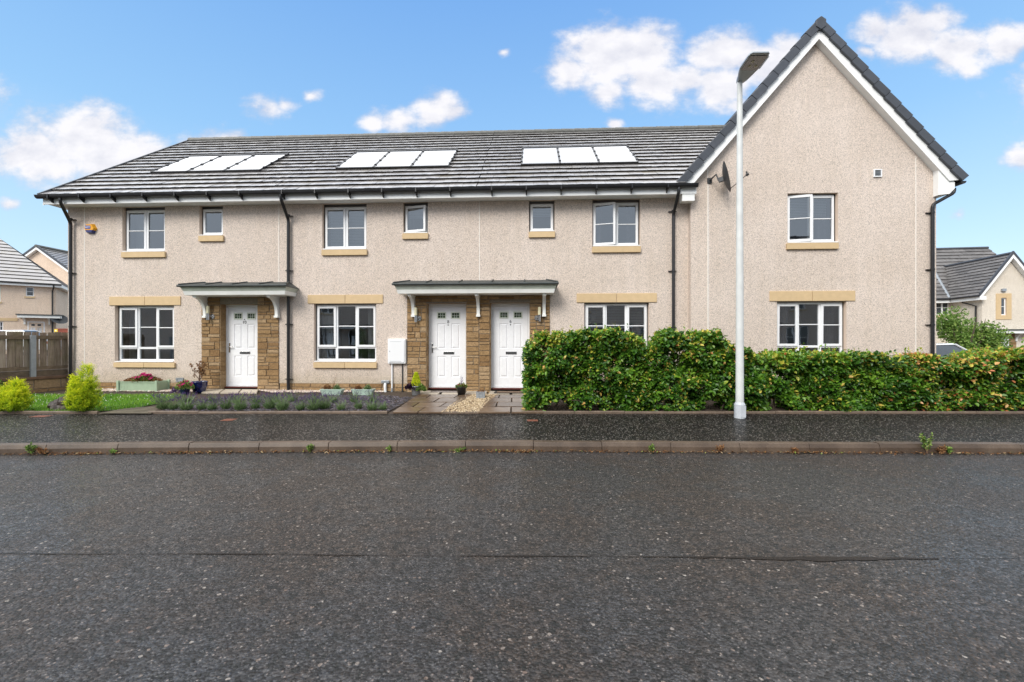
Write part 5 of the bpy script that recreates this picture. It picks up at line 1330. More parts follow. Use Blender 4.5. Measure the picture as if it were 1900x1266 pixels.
spots = [(x, 761, .90, f'lavender clump, {NUM[i]} from the left of the row behind the edging') for i, x in enumerate(front)] + [(x, 748, .68, f'lavender clump, {NUM[i]} from the left of the row nearer the house') for i, x in enumerate(back)]
for i, (x, y, sc, lb) in enumerate(spots):
    k = i % 3; o = lav[k] if k not in used else copy_tree(lav[k]); used.add(k)
    X, Y, z = G(x + rr.uniform(-3, 3), y + rr.uniform(-1.5, 1.5)); o.location = (X, Y, z + .005); o.rotation_euler = (0, 0, rr.uniform(0, 6)); s = sc*rr.uniform(.75, 1.15); o.scale = (s, s, s*rr.uniform(.85, 1.1)); o['label'] = lb

# ------------------------------------------------------------------ pots and planters
def flowers(parent, c, rx, ry, h, n, mat, r, size=.05, dome=True, name='flowers'):
    m = MB()
    for _ in range(n):
        q = r.uniform(0, 2*pi); k = sqrt(r.random()); x, y = rx*k*cos(q), ry*k*sin(q); z = h*(1 - k*k*.6)*r.uniform(.6, 1.05); o = Vector(c) + Vector((x, y, z)); nn = Vector((x*2, y*2 - .6, .7)).normalized()
        for p in range(5):
            a = Vector((cos(p*2*pi/5), sin(p*2*pi/5), .25)); rot = nn.to_track_quat('Z', 'Y'); leaf(m, o, rot @ a, nn, size*.62, size*.62, min(1, max(0, r.gauss(.5, .25))), .1)
    return m.build(name, mat, parent)
def leaves(parent, c, rx, ry, h, n, mat, r, l=.05, w=.5, name='foliage', up=.5):
    m = MB()
    for _ in range(n):
        q = r.uniform(0, 2*pi); k = r.random()**.5; x, y = rx*k*cos(q), ry*k*sin(q); z = h*(1 - k*k*.7)*r.random(); o = Vector(c) + Vector((x, y, z)); d = Vector((x/max(rx, .01), y/max(ry, .01), up)) + rvec(r)*.7; leaf(m, o, d, rvec(r) + Vector((0, -.3, .8)), l*r.uniform(.6, 1.2), l*w, r.random())
    return m.build(name, mat, parent)
# wooden trough with petunias (three quarter view: turned a little)
def trough():
    X, Y, z0 = G(257, 727); fr = Frame(X, Y + .16, radians(-3)); r = random.Random(2)
    t = thing('planter_trough', 'sage green wooden trough of magenta petunias under the left window', 'planter', (0, 0, z0), fr)
    m = MB(); L_, W_, H_ = .98, .36, .25
    for (x0, x1, y0, y1) in ((-L_/2, L_/2, -W_/2, -W_/2 + .018), (-L_/2, L_/2, W_/2 - .018, W_/2)): m.box(x0 + .02, x1 - .02, y0 + .006, y1 + .0, z0 + .01, z0 + H_ - .02)
    for s in (-1, 1): m.box(s*L_/2 - .018 if s > 0 else -L_/2, L_/2 if s > 0 else -L_/2 + .018, -W_/2 + .02, W_/2 - .02, z0 + .01, z0 + H_ - .02)
    for k in range(1, 13): x = -L_/2 + L_*k/13; m.box(x - .002, x + .002, -W_/2 + .003, -W_/2 + .0055, z0 + .03, z0 + H_ - .05)
    m.build('box', 'trough_green', t, bevel=.003)
    m = MB()
    for sx in (-1, 1):
        for sy in (-1, 1): m.box(sx*L_/2 - .028, sx*L_/2 + .028, sy*W_/2 - .028, sy*W_/2 + .028, z0, z0 + H_ + .02)
    m.build('corner_posts', 'trough_green', t, bevel=.005)
    m = MB(); bar_rect(m, -L_/2 + .03, L_/2 - .03, -W_/2 - .006, W_/2 + .006, .03, z0 + H_ - .03, z0 + H_)
    m.v = [(x, z, y) for x, y, z in m.v]; m.build('rim', 'trough_green', t, bevel=.003)
    m = MB(); m.box(-L_/2 + .02, L_/2 - .02, -W_/2 + .02, W_/2 - .02, z0 + .02, z0 + H_ - .04); m.build('compost', 'compost', t)
    leaves(t, (-.02, 0, z0 + H_ - .03), .46, .17, .15, 700, 'dry_leaf', r, .05, .5, 'withered_foliage'); leaves(t, (0, 0, z0 + H_ - .02), .28, .16, .17, 500, 'shrub_leaf', r, .05)
    flowers(t, (.02, -.02, z0 + H_ + .0), .26, .16, .20, 24, 'petunia', r, .065); flowers(t, (-.26, -.02, z0 + H_ - .02), .12, .12, .12, 10, 'petunia', r, .06, name='side_flowers')
trough()
def pot(name, label, px, py, prof, mat, cat='pot', rim=None, n=24, sq=1.0):
    X, Y, z0 = G(px, py); t = thing(name, label, cat, (X, Y, z0), WORLD); m = MB(); m.lathe(prof, (X, Y, z0), n); m.build('pot', mat, t, smooth=True)
    R = prof[-1][0]; H = max(p[1] for p in prof); s = MB(); s.lathe([(0, H - .035), (R*.98, H - .03)], (X, Y, z0), 16); s.build('compost', 'compost', t); return t, Vector((X, Y, z0 + H - .03)), R
r = random.Random(17)
t, c, R = pot('plant_pot', 'large cobalt blue glazed pot with a bare brown shrub, left of door 10', 370, 729, [(0, 0), (.11, 0), (.125, .03), (.165, .18), (.168, .25), (.175, .265), (.172, .28), (.155, .275), (.15, .25)], 'blue_glaze')
m = MB(); lf = MB()
for i in range(7):
    q = i*2*pi/7 + .3; p = c.copy(); d = Vector((cos(q)*.35, sin(q)*.25, 1)).normalized(); pts = [p.copy()]; rads = [.009]
    for k in range(6):
        d = (d + rvec(r)*.35 + Vector((0, 0, .12))).normalized(); p = p + d*.075; pts.append(p.copy()); rads.append(.009*(1 - (k+1)*.13))
        if k > 1:
            for _ in range(3):
                e = p + (d*.3 + rvec(r)).normalized()*.09; m.tube([p, e], [.004, .002], 4)
                for _ in range(4): leaf(lf, e.lerp(p, r.random()*.6), rvec(r), rvec(r), .04, .02, r.random())
    m.tube(pts, rads, 5)
m.build('stems', 'twig', t); lf.build('foliage', 'dry_leaf', t)
t, c, R = pot('plant_pot', 'small blue pot of magenta petunias beside the lawn corner', 343, 733, [(0, 0), (.075, 0), (.08, .02), (.105, .14), (.112, .15), (.108, .165), (.098, .16), (.095, .14)], 'blue_glaze')
flowers(t, c, .17, .15, .20, 20, 'petunia', r, .06); leaves(t, c, .17, .14, .20, 600, 'shrub_leaf', r, .045); leaves(t, c + Vector((-.17, 0, -.08)), .13, .1, .16, 240, 'lavender_flower', r, .035, .6, 'trailing_flowers')
def mint_planter(px, label, seed):
    X, Y, z0 = G(px, 735); fr = Frame(X, Y + .1, -THETA); r = random.Random(seed); t = thing('planter_trough', label, 'planter', (0, 0, z0), fr, 'mint green troughs by the plinth')
    m = MB(); n = 2; b = .20; tp = .255; wb, wt = .07, .09; H = .15
    def ring(x, y, z): return [(-x, -y, z0 + z), (x, -y, z0 + z), (x, y, z0 + z), (-x, y, z0 + z)]
    rs = [ring(b, wb, 0), ring(tp - .012, wt - .004, H - .03), ring(tp, wt + .006, H - .028), ring(tp, wt + .006, H), ring(tp - .016, wt - .01, H), ring(tp - .03, wt - .02, H - .05)]
    for u, v in zip(rs, rs[1:]):
        for k in range(4): m.quad(u[k], u[(k+1) % 4], v[(k+1) % 4], v[k])
    m.build('trough', 'planter_mint', t); m = MB(); m.quad(*ring(tp - .03, wt - .02, H - .04)); m.build('compost', 'compost', t)
    for s in (-.12, .10): leaves(t, (s, 0, z0 + H - .04), .07, .05, .14, 220, 'dry_leaf' if s < 0 else 'lavender_leaf', r, .045, .35, 'foliage', 1.0)
    if seed == 5:
        k = MB()
        for _ in range(14): e = (r.uniform(-.08, .1), r.uniform(-.04, .04), z0 + H + r.uniform(.12, .34)); k.tube([(0, 0, z0 + H - .04), e], [.002, .001], 3); leaf(k, Vector(e), Vector((0, 0, 1)), rvec(r), .03, .008, .5)
        k.build('dry_stalks', 'debris', t)
mint_planter(613.5, 'pale mint trough of dry stalks below the middle window, the left of the pair', 5)
mint_planter(671.5, 'pale mint trough of grey green tufts beside the waste pipe, the right of the pair', 6)
t, c, R = pot('plant_pot', 'galvanised bucket with a golden dwarf conifer, left of door 8', 772, 733.5, [(0, 0), (.085, 0), (.09, .01), (.115, .20), (.122, .205), (.122, .215), (.112, .215), (.108, .19)], 'zinc')
m = MB()
for _ in range(1500):
    u = r.random(); q = r.uniform(0, 2*pi); k = .095*(1-u)**.7 + .008; o = c + Vector((k*cos(q), k*sin(q), .03 + .30*u)); leaf(m, o, Vector((cos(q)*.5, sin(q)*.5, 1)) + rvec(r)*.4, rvec(r), .035, .010, min(1, max(0, r.gauss(.75, .2))))
m.build('dwarf_conifer', 'golden', t); leaves(t, c + Vector((-.10, -.02, -.04)), .13, .09, .12, 260, 'purple_leaf', r, .06, .6, 'dark_foliage'); leaves(t, c + Vector((.10, -.03, -.08)), .12, .08, .16, 330, 'shrub_leaf', r, .05, .6, 'variegated_foliage')
t, c, R = pot('plant_pot', 'black tapered plastic pot of small flowers in front of door 8', 856, 734.5, [(0, 0), (.075, 0), (.115, .19), (.125, .20), (.127, .215), (.115, .215), (.11, .19)], 'black_pot')
leaves(t, c, .12, .10, .10, 260, 'shrub_leaf', r, .045); leaves(t, c + Vector((.04, 0, 0)), .09, .08, .08, 120, 'dry_leaf', r, .04, .6, 'withered_foliage'); flowers(t, c + Vector((-.03, 0, 0)), .08, .06, .10, 7, 'petunia', r, .03)
m = MB()
for _ in range(8): e = c + Vector((r.uniform(-.04, .05), 0, r.uniform(.15, .30))); m.tube([c, e], [.003, .0015], 3); [leaf(m, c.lerp(e, .6 + .4*r.random()), rvec(r), rvec(r), .012, .010, r.random()) for _ in range(6)]
m.build('flower_spikes', 'lavender_flower', t)
X, Y, z0 = G(892, 740); t = thing('square_planter', 'small square grey lead look planter at the back of the gravel', 'planter', (X, Y, z0), WORLD); m = MB()
s = .095; H = .16; f4 = lambda s, z: [(X - s, Y - s, z0 + z), (X + s, Y - s, z0 + z), (X + s, Y + s, z0 + z), (X - s, Y + s, z0 + z)]
rs = [f4(s*.95, 0), f4(s, H), f4(s - .012, H), f4(s - .012, H - .03)]
for u, v in zip(rs, rs[1:]):
    for k in range(4): m.quad(u[k], u[(k+1) % 4], v[(k+1) % 4], v[k])
for e in (-1, 1): m.box(X - s*1.04, X + s*1.04, Y - s*1.05, Y - s*.97, z0 + (.005 if e < 0 else H - .02), z0 + (.02 if e < 0 else H - .002))
m.build('box', 'lead_planter', t); m = MB(); m.quad(*f4(s - .012, H - .02)); m.build('compost', 'compost', t)
leaves(t, (X, Y, z0 + H - .02), .08, .08, .05, 60, 'dry_leaf', r, .03, .5, 'foliage')
# pot at the very left edge
t, c, R = pot('plant_pot', 'dark pot of red flowers by the retaining wall at the left edge of the picture', -13, 738, [(0, 0), (.12, 0), (.17, .22), (.18, .24), (.165, .24)], 'black_pot'); flowers(t, c, .2, .18, .2, 18, 'petunia', r, .055); leaves(t, c, .2, .17, .2, 500, 'shrub_leaf', r, .05)
# door mat
m = MB(); fr = HF; a0, a1 = A(917, -.3), A(976, -.3); zz = gz(HF.w(0, -.3, 0)[1]) + .036
m.box(a0, a1, -.42, -.08, zz, zz + .012, mi=0); m.box(a0 + .06, a1 - .06, -.38, -.12, zz + .0121, zz + .016, mi=1); o = m.build('doormat', ['mat_rubber', 'mat_fibre']); place(o, HF); props(o, 'dark doormat with brown centre in front of door 6', 'doormat')

# ------------------------------------------------------------------ weeds at the kerb
def weed(px, h, w, label, seed, mat='shrub_leaf', stems=6):
    r = random.Random(seed); X = (px - 950)/FPX*5.7; Y = kerbY(X) - .02; t = thing('weed', label, 'weed', (X, Y, .002), WORLD, 'weeds growing at the foot of the kerb'); m = MB(); s = MB()
    for i in range(stems):
        d = Vector((r.uniform(-1, 1)*w, r.uniform(-.5, .1)*w, h*r.uniform(.6, 1))); b = Vector((X, Y, .002)); s.tube([b, b + d*.5 + Vector((0, 0, .01)), b + d], [.004, .003, .0015], 4)
        for k in range(int(10 + h*70)): u = .15 + .85*r.random()**.7; o = b + d*u; leaf(m, o, rvec(r) + Vector((0, 0, .5)), rvec(r) + Vector((0, -.3, 1)), .03*r.uniform(.6, 1.3)*(1 + h), .012*(1 + h), r.random())
    s.build('stems', 'twig', t); m.build('foliage', mat, t)
weed(1714, .27, .09, 'tallest leafy weed, rising above the kerb toward the right', 1)
weed(1738, .10, .07, 'low purplish weed beside the tallest one at the kerb', 2, 'dry_leaf'); weed(1755, .09, .05, 'short green weed right of the purplish one', 3)
weed(1211, .10, .04, 'small bright green weed at the kerb below the hedge', 4); weed(573, .11, .04, 'small bright green weed at the kerb below the planters', 5)
weed(70, .15, .08, 'straggly yellow green weed at the left kerb', 6); weed(92, .10, .08, 'brownish weed just right of the straggly one', 7, 'dry_leaf')
weed(722, .08, .03, 'tiny weed at the kerb below the left slab path', 8, stems=4); weed(1337, .10, .05, 'reddish brown weed at the kerb by the lamp post', 9, 'dry_leaf')
weed(852, .05, .10, 'flat spreading yellowish weed at the kerb below door 8', 10); weed(1475, .07, .07, 'rusty weed tuft at the kerb right of the lamp post', 14, 'dry_leaf'); weed(215, .05, .06, 'little yellow green tuft at the kerb below the lawn end', 15)

# ------------------------------------------------------------------ street lamp
def street_lamp():
    Y = 7.46; X = (1372.5 - 950)/FPX*Y; g0 = .15; top = EYE + (633 - 152)/FPX*Y
    t = thing('street_lamp', 'tall pale grey street lamp in front of the hedge and gable', 'street lamp', (X, Y, g0), WORLD)
    m = MB(); m.tube([(X, Y, g0 + .26), (X, Y, g0 + 1.2), (X, Y, g0 + 2.2), (X, Y, g0 + 4), (X, Y, top)], [.066, .063, .060, .051, .042], 24, cap=False); m.build('pole', 'steel_pole', t, smooth=True)
    m = MB(); m.lathe([(.089, 0), (.089, .235), (.070, .27), (.067, .275)], (X, Y, g0), 14); m.build('pole_base', 'steel_base', t)
    m = MB(); m.box(X - .02, X + .06, Y - .0915, Y - .088, g0 + .02, g0 + .22); m.build('access_door', 'steel_base', t)
    # lantern: flat body reaching over the pavement, widening from its neck
    d = Vector((-.02, -1, .10)).normalized(); s = Vector((1, -.02, 0)); s = (s - d*s.dot(d)).normalized(); u = s.cross(d); u = u if u.z > 0 else -u
    o = Vector((X + .02, Y + .05, top + .02)); m = MB(); prof = [(0, .055, .03, .05), (.10, .085, .045, .045), (.22, .13, .03, .05), (.34, .165, .012, .05), (.60, .165, .010, .045), (.66, .15, .008, .035), (.68, .13, .005, .02)]
    rings = []
    for (l, w, dn, upz) in prof:
        c = o + d*l; ring = [c + s*w - u*dn*.2, c + s*w*.86 - u*dn, c - s*w*.86 - u*dn, c - s*w - u*dn*.2, c - s*w*.9 + u*upz, c + s*w*.9 + u*upz]; rings.append(ring)
    vs = [q for rg in rings for q in rg]; n = 6; fs = [(i*n+k, i*n+(k+1) % n, (i+1)*n+(k+1) % n, (i+1)*n+k) for i in range(len(rings)-1) for k in range(n)] + [tuple(range(n)), tuple((len(rings)-1)*n+k for k in range(n))[::-1]]
    m.add(vs, fs); lam = m.build('lantern', 'grey_metal', t, bevel=.006)
    m = MB(); c0, c1 = o + d*.31 - u*.017, o + d*.63 - u*.017; m.quad(c0 + s*.135, c0 - s*.135, c1 - s*.135, c1 + s*.135, mi=0)
    for (i, j) in ((0, 0), (1, 0), (0, 1)):
        for q in range(4):
            c = o + d*(.40 + .10*i) + s*(-.05 + .10*j) + d*.022*(q // 2) + s*(.022*(q % 2)) - u*.022; m.obox(c, d*.007, s*.007, u*.003, mi=1)
    m.build('led_window', ['dish_glass', 'lamp_glass'], lam)
    m = MB()
    for q in range(12): c = o + d*(.34 + .024*q) + s*.165 + u*.015; m.obox(c, d*.005, s*.008, u*.03)
    m.build('cooling_fins', 'upvc', lam)
simple('dish_glass', (.05, .05, .045), .15, .1, 4, coat=1)
street_lamp()

# ------------------------------------------------------------------ fence and retaining wall on the left
def fence():
    r = random.Random(8); Yb = 11.4; fa = Frame(-1, 0, 0)
    # runs from beside the house corner out to the left and toward the viewer
    p1 = Vector(HF.w(A(126) - .02, .35, 0)); k1 = p1.y; x_l = (0 - 950)/FPX
    Yl = 9.9; p0 = Vector((x_l*Yl, Yl, 0)); d = (p0 - p1); ang = atan2(-d.y, -d.x); L_ = d.length*2.2; fr = Frame(p1.x, p1.y, ang)    # a runs negative to the left
    top = EYE + (633 - 616.5)/FPX*(k1 + Yl)/2; bot = .62
    t = thing('timber_fence', 'weathered vertical board fence on the low wall left of the house', 'fence', (0, 0, bot), fr)
    a = -.01
    while a > -L_:
        w = r.uniform(.118, .132); m = MB(); dz = r.uniform(-.012, .012); m.box(a - w, a, -.012, .010, bot + .16, top + dz, tint=r.random()); m.build('board', 'fence_wood', t); a -= w + r.uniform(.006, .022)
    for z, nm in ((top - .13, 'rail'), (bot + .20, 'rail')):
        m = MB(); m.box(-L_, 0, -.055, -.014, z - .045, z + .045, tint=r.random()); m.build(nm, 'fence_rail', t)
    m = MB(); m.box(-L_, 0, -.04, .012, bot + .002, bot + .145, tint=.2); m.build('gravel_board', 'fence_rail', t)
    for a in (-.97, -2.9, -4.8):
        m = MB(); m.box(a - .045, a + .045, -.12, -.112, bot, top - .08); m.box(a - .045, a - .037, -.112, -.056, bot, top - .08); m.box(a + .037, a + .045, -.112, -.056, bot, top - .08); m.build('steel_post', 'grey_metal', t)
    w = thing('retaining_wall', 'low stone retaining wall with reddish cap under the board fence', 'wall', (0, 0, .15), fr)
    m = MB(); m.box(-L_, 0, -.08, .12, .1, bot - .07, mi=1); stones(m, -L_, 0, .12, bot - .07, [], -.08, r, .12, .2, .2, .5); m.build('stonework', ['stone', 'mortar'], w)
    m = MB(); m.box(-L_, 0, -.13, .14, bot - .068, bot - .002); m.build('cap', 'wall_cap', w, bevel=.008)
fence()

# ------------------------------------------------------------------ background houses
def bg_box_house(root, fr, a0, a1, depth, z0, ze, wallmat, windows, hip_right=False, pitch=40, over=.35, gable_front=None, ridge_len=None):
    r = random.Random(int(a1*10) + 5); half = depth/2; rise = (half + over)*tan(radians(pitch))
    m = MB(); wall_face(m, a0, a1, z0, ze, [(w[0], w[1], w[2], w[3], .08) for w in windows])
    m.quad((a1, 0, z0), (a1, depth, z0), (a1, depth, ze), (a1, 0, ze)); m.quad((a0, 0, z0), (a0, 0, ze), (a0, depth, ze), (a0, depth, z0)); m.quad((a0, depth, z0), (a0, depth, ze), (a1, depth, ze), (a1, depth, z0))
    if not hip_right: m.quad((a1, 0, ze), (a1, depth, ze), (a1, half, ze + rise - .3))
    m.quad((a0, 0, ze), (a0, half, ze + rise - .3), (a0, depth, ze)); m.build('wall', [wallmat, 'render_reveal'], root)
    m = MB(); x1 = a1 + over; zr = ze + .18; n = 15
    if hip_right:      # courses shorten toward the ridge
        L_ = half + over
        for j in range(n):
            u0, u1 = j/n, (j+1)/n; t = r.random()
            for (h0, h1) in ((.06, .0),):
                y0, y1 = -over + L_*u0, -over + L_*u1; e0, e1 = x1 - L_*u0, x1 - L_*u1; q0, q1 = zr + rise*u0 + .07, zr + rise*u1 + .01
                x = a0 - over
                while x < e0: xe = min(x + 1.2, e0); xt = min(xe, e1) if xe >= e0 else xe; m.quad((x, y0, q0), (xe, y0, q0), (min(xe, e1), y1, q1), (min(x, e1), y1, q1), tint=r.random(), mi=0); x = xe
                m.quad((a0 - over, y0, q0), (a0 - over, y0 + .01, q0 - .07), (e0, y0 + .01, q0 - .07), (e0, y0, q0), mi=1)
                m.quad((e0, y0, q0), (e0, depth + over - L_*u0, q0), (e1, depth + over - L_*u1, q1), (e1, y1, q1), tint=r.random(), mi=0)
        m.quad((a0 - over, depth + over, zr), (a0 - over, half, zr + rise), (x1 - L_, half, zr + rise), (x1, depth + over, zr))
    else:
        tile_slope(m, a0 - over, x1, (-over, zr), (half, zr + rise), n, r, 1.0, .06); m.quad((a0 - over, half, zr + rise), (x1, half, zr + rise), (x1, depth + over, zr), (a0 - over, depth + over, zr), tint=.5)
    roof = m.build('roof', ['roof_tile', 'tile_edge'], root)
    m = MB(); xr = x1 - (half + over) if hip_right else x1; m.tube([(a0 - over, half, zr + rise), (xr, half, zr + rise)], .10, 8)
    if not hip_right:
        for e in (a0 - over, x1):
            m.tube([(e, -over, zr + .04), (e, half, zr + rise + .04)], .07, 4); m.tube([(e, depth + over, zr + .04), (e, half, zr + rise + .04)], .07, 4)
    m.build('ridge_tiles', 'verge_slate', roof)
    m = MB(); m.box(a0 - over, x1 - .02, -over + .03, -.001, ze - .02, ze - .001); m.box(a0 - over, x1 - .02, -over, -over + .025, ze - .02, zr + .02)
    if not hip_right:
        for e in (a0 - over + .02, x1 - .05):
            m.prism([(e, -over, zr - .2), (e, half, zr + rise - .2), (e, half, zr + rise), (e, -over, zr)], (.03, 0, 0)); m.prism([(e, depth + over, zr - .2), (e, depth + over, zr), (e, half, zr + rise), (e, half, zr + rise - .2)], (.03, 0, 0))
    else: m.box(x1 - .03, x1 - .0, -over, depth + over, ze - .02, zr + .02); m.box(a1 + .001, x1 - .031, -over + .03, depth + over, ze - .02, ze - .001)
    m.build('fascia', 'fascia_white', root)
    m = MB(); m.tube([(a0 - over, -over - .05, zr), (x1, -over - .05, zr)], .06, 8); m.build('gutter', 'black_plastic', root)
    for w in windows: bg_window(root, *w[:4], w[4] if len(w) > 4 else 1)
    return roof
def bg_window(root, a0, a1, z0, z1, n, b=0, sill=True):
    m = MB(); c = b + .075; bar_rect(m, a0, a1, z0, z1, .06, b + .06, b + .1)
    for k in range(1, n): x = a0 + (a1-a0)*k/n; m.box(x - .05, x + .05, b + .061, b + .1, z0 + .06, z1 - .06)
    for k in range(n): x0 = a0 + (a1-a0)*k/n; x1 = a0 + (a1-a0)*(k+1)/n; m.box(x0 + .05, x1 - .05, b + .065, b + .09, (z0+z1)/2 - .015, (z0+z1)/2 + .015)
    w = m.build('window', 'upvc', root)
    g = MB(); g.quad((a0, b + .08, z0), (a1, b + .08, z0), (a1, b + .08, z1), (a0, b + .08, z1)); g.build('pane', 'dark_glass', w)
    if sill: s = MB(); s.box(a0 - .06, a1 + .06, b - .05, b + .06, z0 - .13, z0 - .001); s.build('sill', 'sandstone', w)
simple('dark_glass', (.035, .045, .055), .06, .3, 3, coat=1)
def bg_door(root, a0, a1, z0, z1, b=0):
    m = MB(); bar_rect(m, a0, a1, z0, z1, .06, b - .01, b + .05); m.box(a0 + .06, a1 - .06, b + .01, b + .04, z0, z1 - .06); W = a1-a0
    for (p, q) in ((.18, .45), (.55, .82)):
        for (s, t) in ((.1, .38), (.45, .78)): m.box(a0 + W*p, a0 + W*q, b + .0, b + .0105, z0 + (z1-z0)*s, z0 + (z1-z0)*t)
    d = m.build('door', 'door_white', root); m = MB()
    for (p, q) in ((.22, .42), (.58, .78)): m.box(a0 + W*p, a0 + W*q, b - .005, b + .0095, z0 + (z1-z0)*.84, z0 + (z1-z0)*.91)
    m.build('door_glazing', 'dark_glass', d); m = MB(); m.box(a0 + W*.12, a0 + W*.16, b - .03, b + .009, z0 + (z1-z0)*.42, z0 + (z1-z0)*.52); m.build('door_handle', 'chrome', d)
def bg_canopy(root, a0, a1, z, brk):
    m = MB(); m.box(a0, a1, -.62, 0, z - .05, z + .02); c = m.build('canopy_roof', 'lead_grey', root); m = MB(); m.box(a0 + .07, a1 - .07, -.56, -.001, z - .24, z - .051); m.build('canopy_fascia', 'canopy_white', c)
    for a in brk:
        g = MB(); zt2 = z - .241; pts = [(0, 0), (-.42, 0), (-.42, -.06)] + [(-.42 + .33*sin(k/7*pi/2), -.06 - .36*(1-cos(k/7*pi/2))) for k in range(1, 7)] + [(-.09, -.48), (0, -.48)]; g.prism([(a - .05, p, zt2 + q) for p, q in pts], (.10, 0, 0)); g.build('bracket', 'canopy_white', c)
def bg_downpipe(root, a, b, zt, zb):
    m = MB(); m.tube([(a + .12, -.4, zt), (a + .12, -.4, zt - .1), (a, b - .06, zt - .5), (a, b - .06, zb)], .045, 8); m.build('downpipe', 'black_plastic', root)
# left: house with a hipped end, turned 40 degrees
d1 = 33.; X1 = (104 - 950)/FPX*d1; FL = Frame(X1, d1, radians(38)); ze1 = EYE + (633 - 533)/FPX*(d1 - .2)
hl = thing('neighbour_house', 'pink rendered house behind the board fence at the left edge, roof panel and white door', 'house', (-5, 0, .6), FL)
def LA(px):   # facade coordinate of a pixel column
    k = (px - 950)/FPX; return (k*FL.Y - FL.X)/(cos(FL.ang) - k*sin(FL.ang))
def LZ(px, py): a = LA(px); return EYE + (633 - py)/FPX*(FL.Y + a*sin(FL.ang))
wins = [(LA(47.5), LA(63), LZ(55, 550), LZ(55, 532.5), 1), (LA(-10), LA(6), LZ(0, 614), LZ(0, 597), 2), (LA(-30), LA(1.0), LZ(0, 560), LZ(0, 530), 2)]
bg_box_house(hl, FL, -16, 0, 8.6, .3, ze1, 'roughcast_pink', wins, hip_right=True, pitch=43)
bg_canopy(hl, LA(33), LA(107) + .35, LZ(66, 584.5), [LA(46), LA(92)]); bg_door(hl, LA(51), LA(83), .9, LZ(66, 597), -.0); bg_downpipe(hl, LA(97.5), 0, ze1 + .1, .6)
m = MB(); m.box(LA(-10) - .5, LA(10) + .6, -.03, .0, LZ(0, 595.5), LZ(0, 590)); m.build('lintel', 'sandstone', hl)
pr = [(LA(-60) + 0, 0)]
# its roof panel
L_ = 4.3 + .35; rise_ = L_*tan(radians(43)); zr_ = ze1 + .18
def hp(a, u, h=.10): return (a, -.35 + L_*u, zr_ + rise_*u + h)
t = thing('solar_panel', 'roof panel on the pink neighbour house at the left edge', 'solar panel', hp(-3.6, .3), FL); m = MB(); m.quad(hp(-6.6, .40), hp(-3.9, .40), hp(-3.9, .78), hp(-6.6, .78)); m.build('panel_glass', 'solar_glass', t)
m = MB()
for (a, b_, c_, d_) in ((-6.6, -3.9, .37, .40), (-6.6, -3.9, .78, .81), (-3.9, -3.78, .37, .81), (-6.7, -6.6, .37, .81)): m.add([hp(a, c_, .0), hp(b_, c_, .0), hp(b_, d_, .0), hp(a, d_, .0), hp(a, c_, .12), hp(b_, c_, .12), hp(b_, d_, .12), hp(a, d_, .12)], [(4,5,6,7),(0,1,5,4),(1,2,6,5),(2,3,7,6),(3,0,4,7)])
m.build('panel_frame', 'black_plastic', t)
# left far house: gable facing the viewer
d2 = 41.; X2 = (67 - 950)/FPX*d2; F2 = Frame(X2, d2, radians(0)); 
def far_left():
    t = thing('far_house', 'farther pink gabled house rising behind the neighbour roof at the left', 'house', (0, 0, .6), F2)
    hw = 4.4; za = EYE + (633 - 458)/FPX*d2; ze = za - hw*tan(radians(36)); r = random.Random(3)
    m = MB(); a = lambda x: x
    m.quad((-hw + .3, .3, .3), (hw - .3, .3, .3), (hw - .3, .3, ze + .1), (0, .3, za - .3), (-hw + .3, .3, ze + .1)); m.quad((hw - .3, .3, .3), (hw - .3, 12, .3), (hw - .3, 12, ze + .1), (hw - .3, .3, ze + .1)); m.quad((-hw + .3, .3, .3), (-hw + .3, .3, ze), (-hw + .3, 12, ze), (-hw + .3, 12, .3)); m.quad((-hw+.3, 12, .3), (-hw+.3, 12, ze), (0, 12, za-.3), (hw-.3, 12, ze), (hw-.3, 12, .3)); m.build('wall', 'roughcast_pink', t)
    m = MB(); tile_slope(m, 0, 12.3, (hw, ze), (0, za), 15, r, 1.0, .06, swap=True); tile_slope(m, 0, 12.3, (-hw, ze), (0, za), 15, r, 1.0, .06, swap=True); rf = m.build('roof', ['roof_tile', 'tile_edge'], t)
    m = MB()
    for s in (-1, 1): m.prism([(s*hw, -.04, ze - .02), (0, -.04, za - .02), (0, -.04, za + .20), (s*hw, -.04, ze + .20)], (0, .12, 0))
    m.build('verge_caps', 'verge_slate', rf); m = MB()
    for s in (-1, 1): m.prism([(s*hw, -.01, ze - .24), (0, -.01, za - .24), (0, -.01, za - .021), (s*hw, -.01, ze - .021)], (0, .30, 0))
    m.build('bargeboard', 'fascia_white', t); m = MB(); m.tube([(0, -.05, za + .08), (0, 12.3, za + .08)], .14, 6); m.build('ridge_tiles', 'ridge_tile', rf)
far_left()
# satellite dish on the neighbour house
c = (LA(112), -.35, LZ(112, 594)); t = thing('satellite_dish', 'dark oval satellite dish beyond the fence, right of the neighbour canopy', 'satellite dish', (LA(104), -.02, c[2] - .3), FL)
m = MB(); ax = Vector((.25, -.75, .5)).normalized(); up = Vector((1, 0, 0)); up = (up - ax*up.dot(ax)).normalized(); sd = ax.cross(up); cc = Vector(c); vs = [cc]; n = 18
for k in range(n): vs.append(cc + up*.50*cos(2*pi*k/n) + sd*.42*sin(2*pi*k/n) + ax*.10)
m.add(vs, [(0, k + 1, (k+1) % n + 1) for k in range(n)]); m.build('reflector', 'dish_grey', t, smooth=True); m = MB(); m.tube([cc, cc + Vector((-.3, .33, -.1))], .03, 6); m.tube([cc - sd*.38, cc + ax*.4], .015, 5); m.build('mount', 'black_plastic', t)
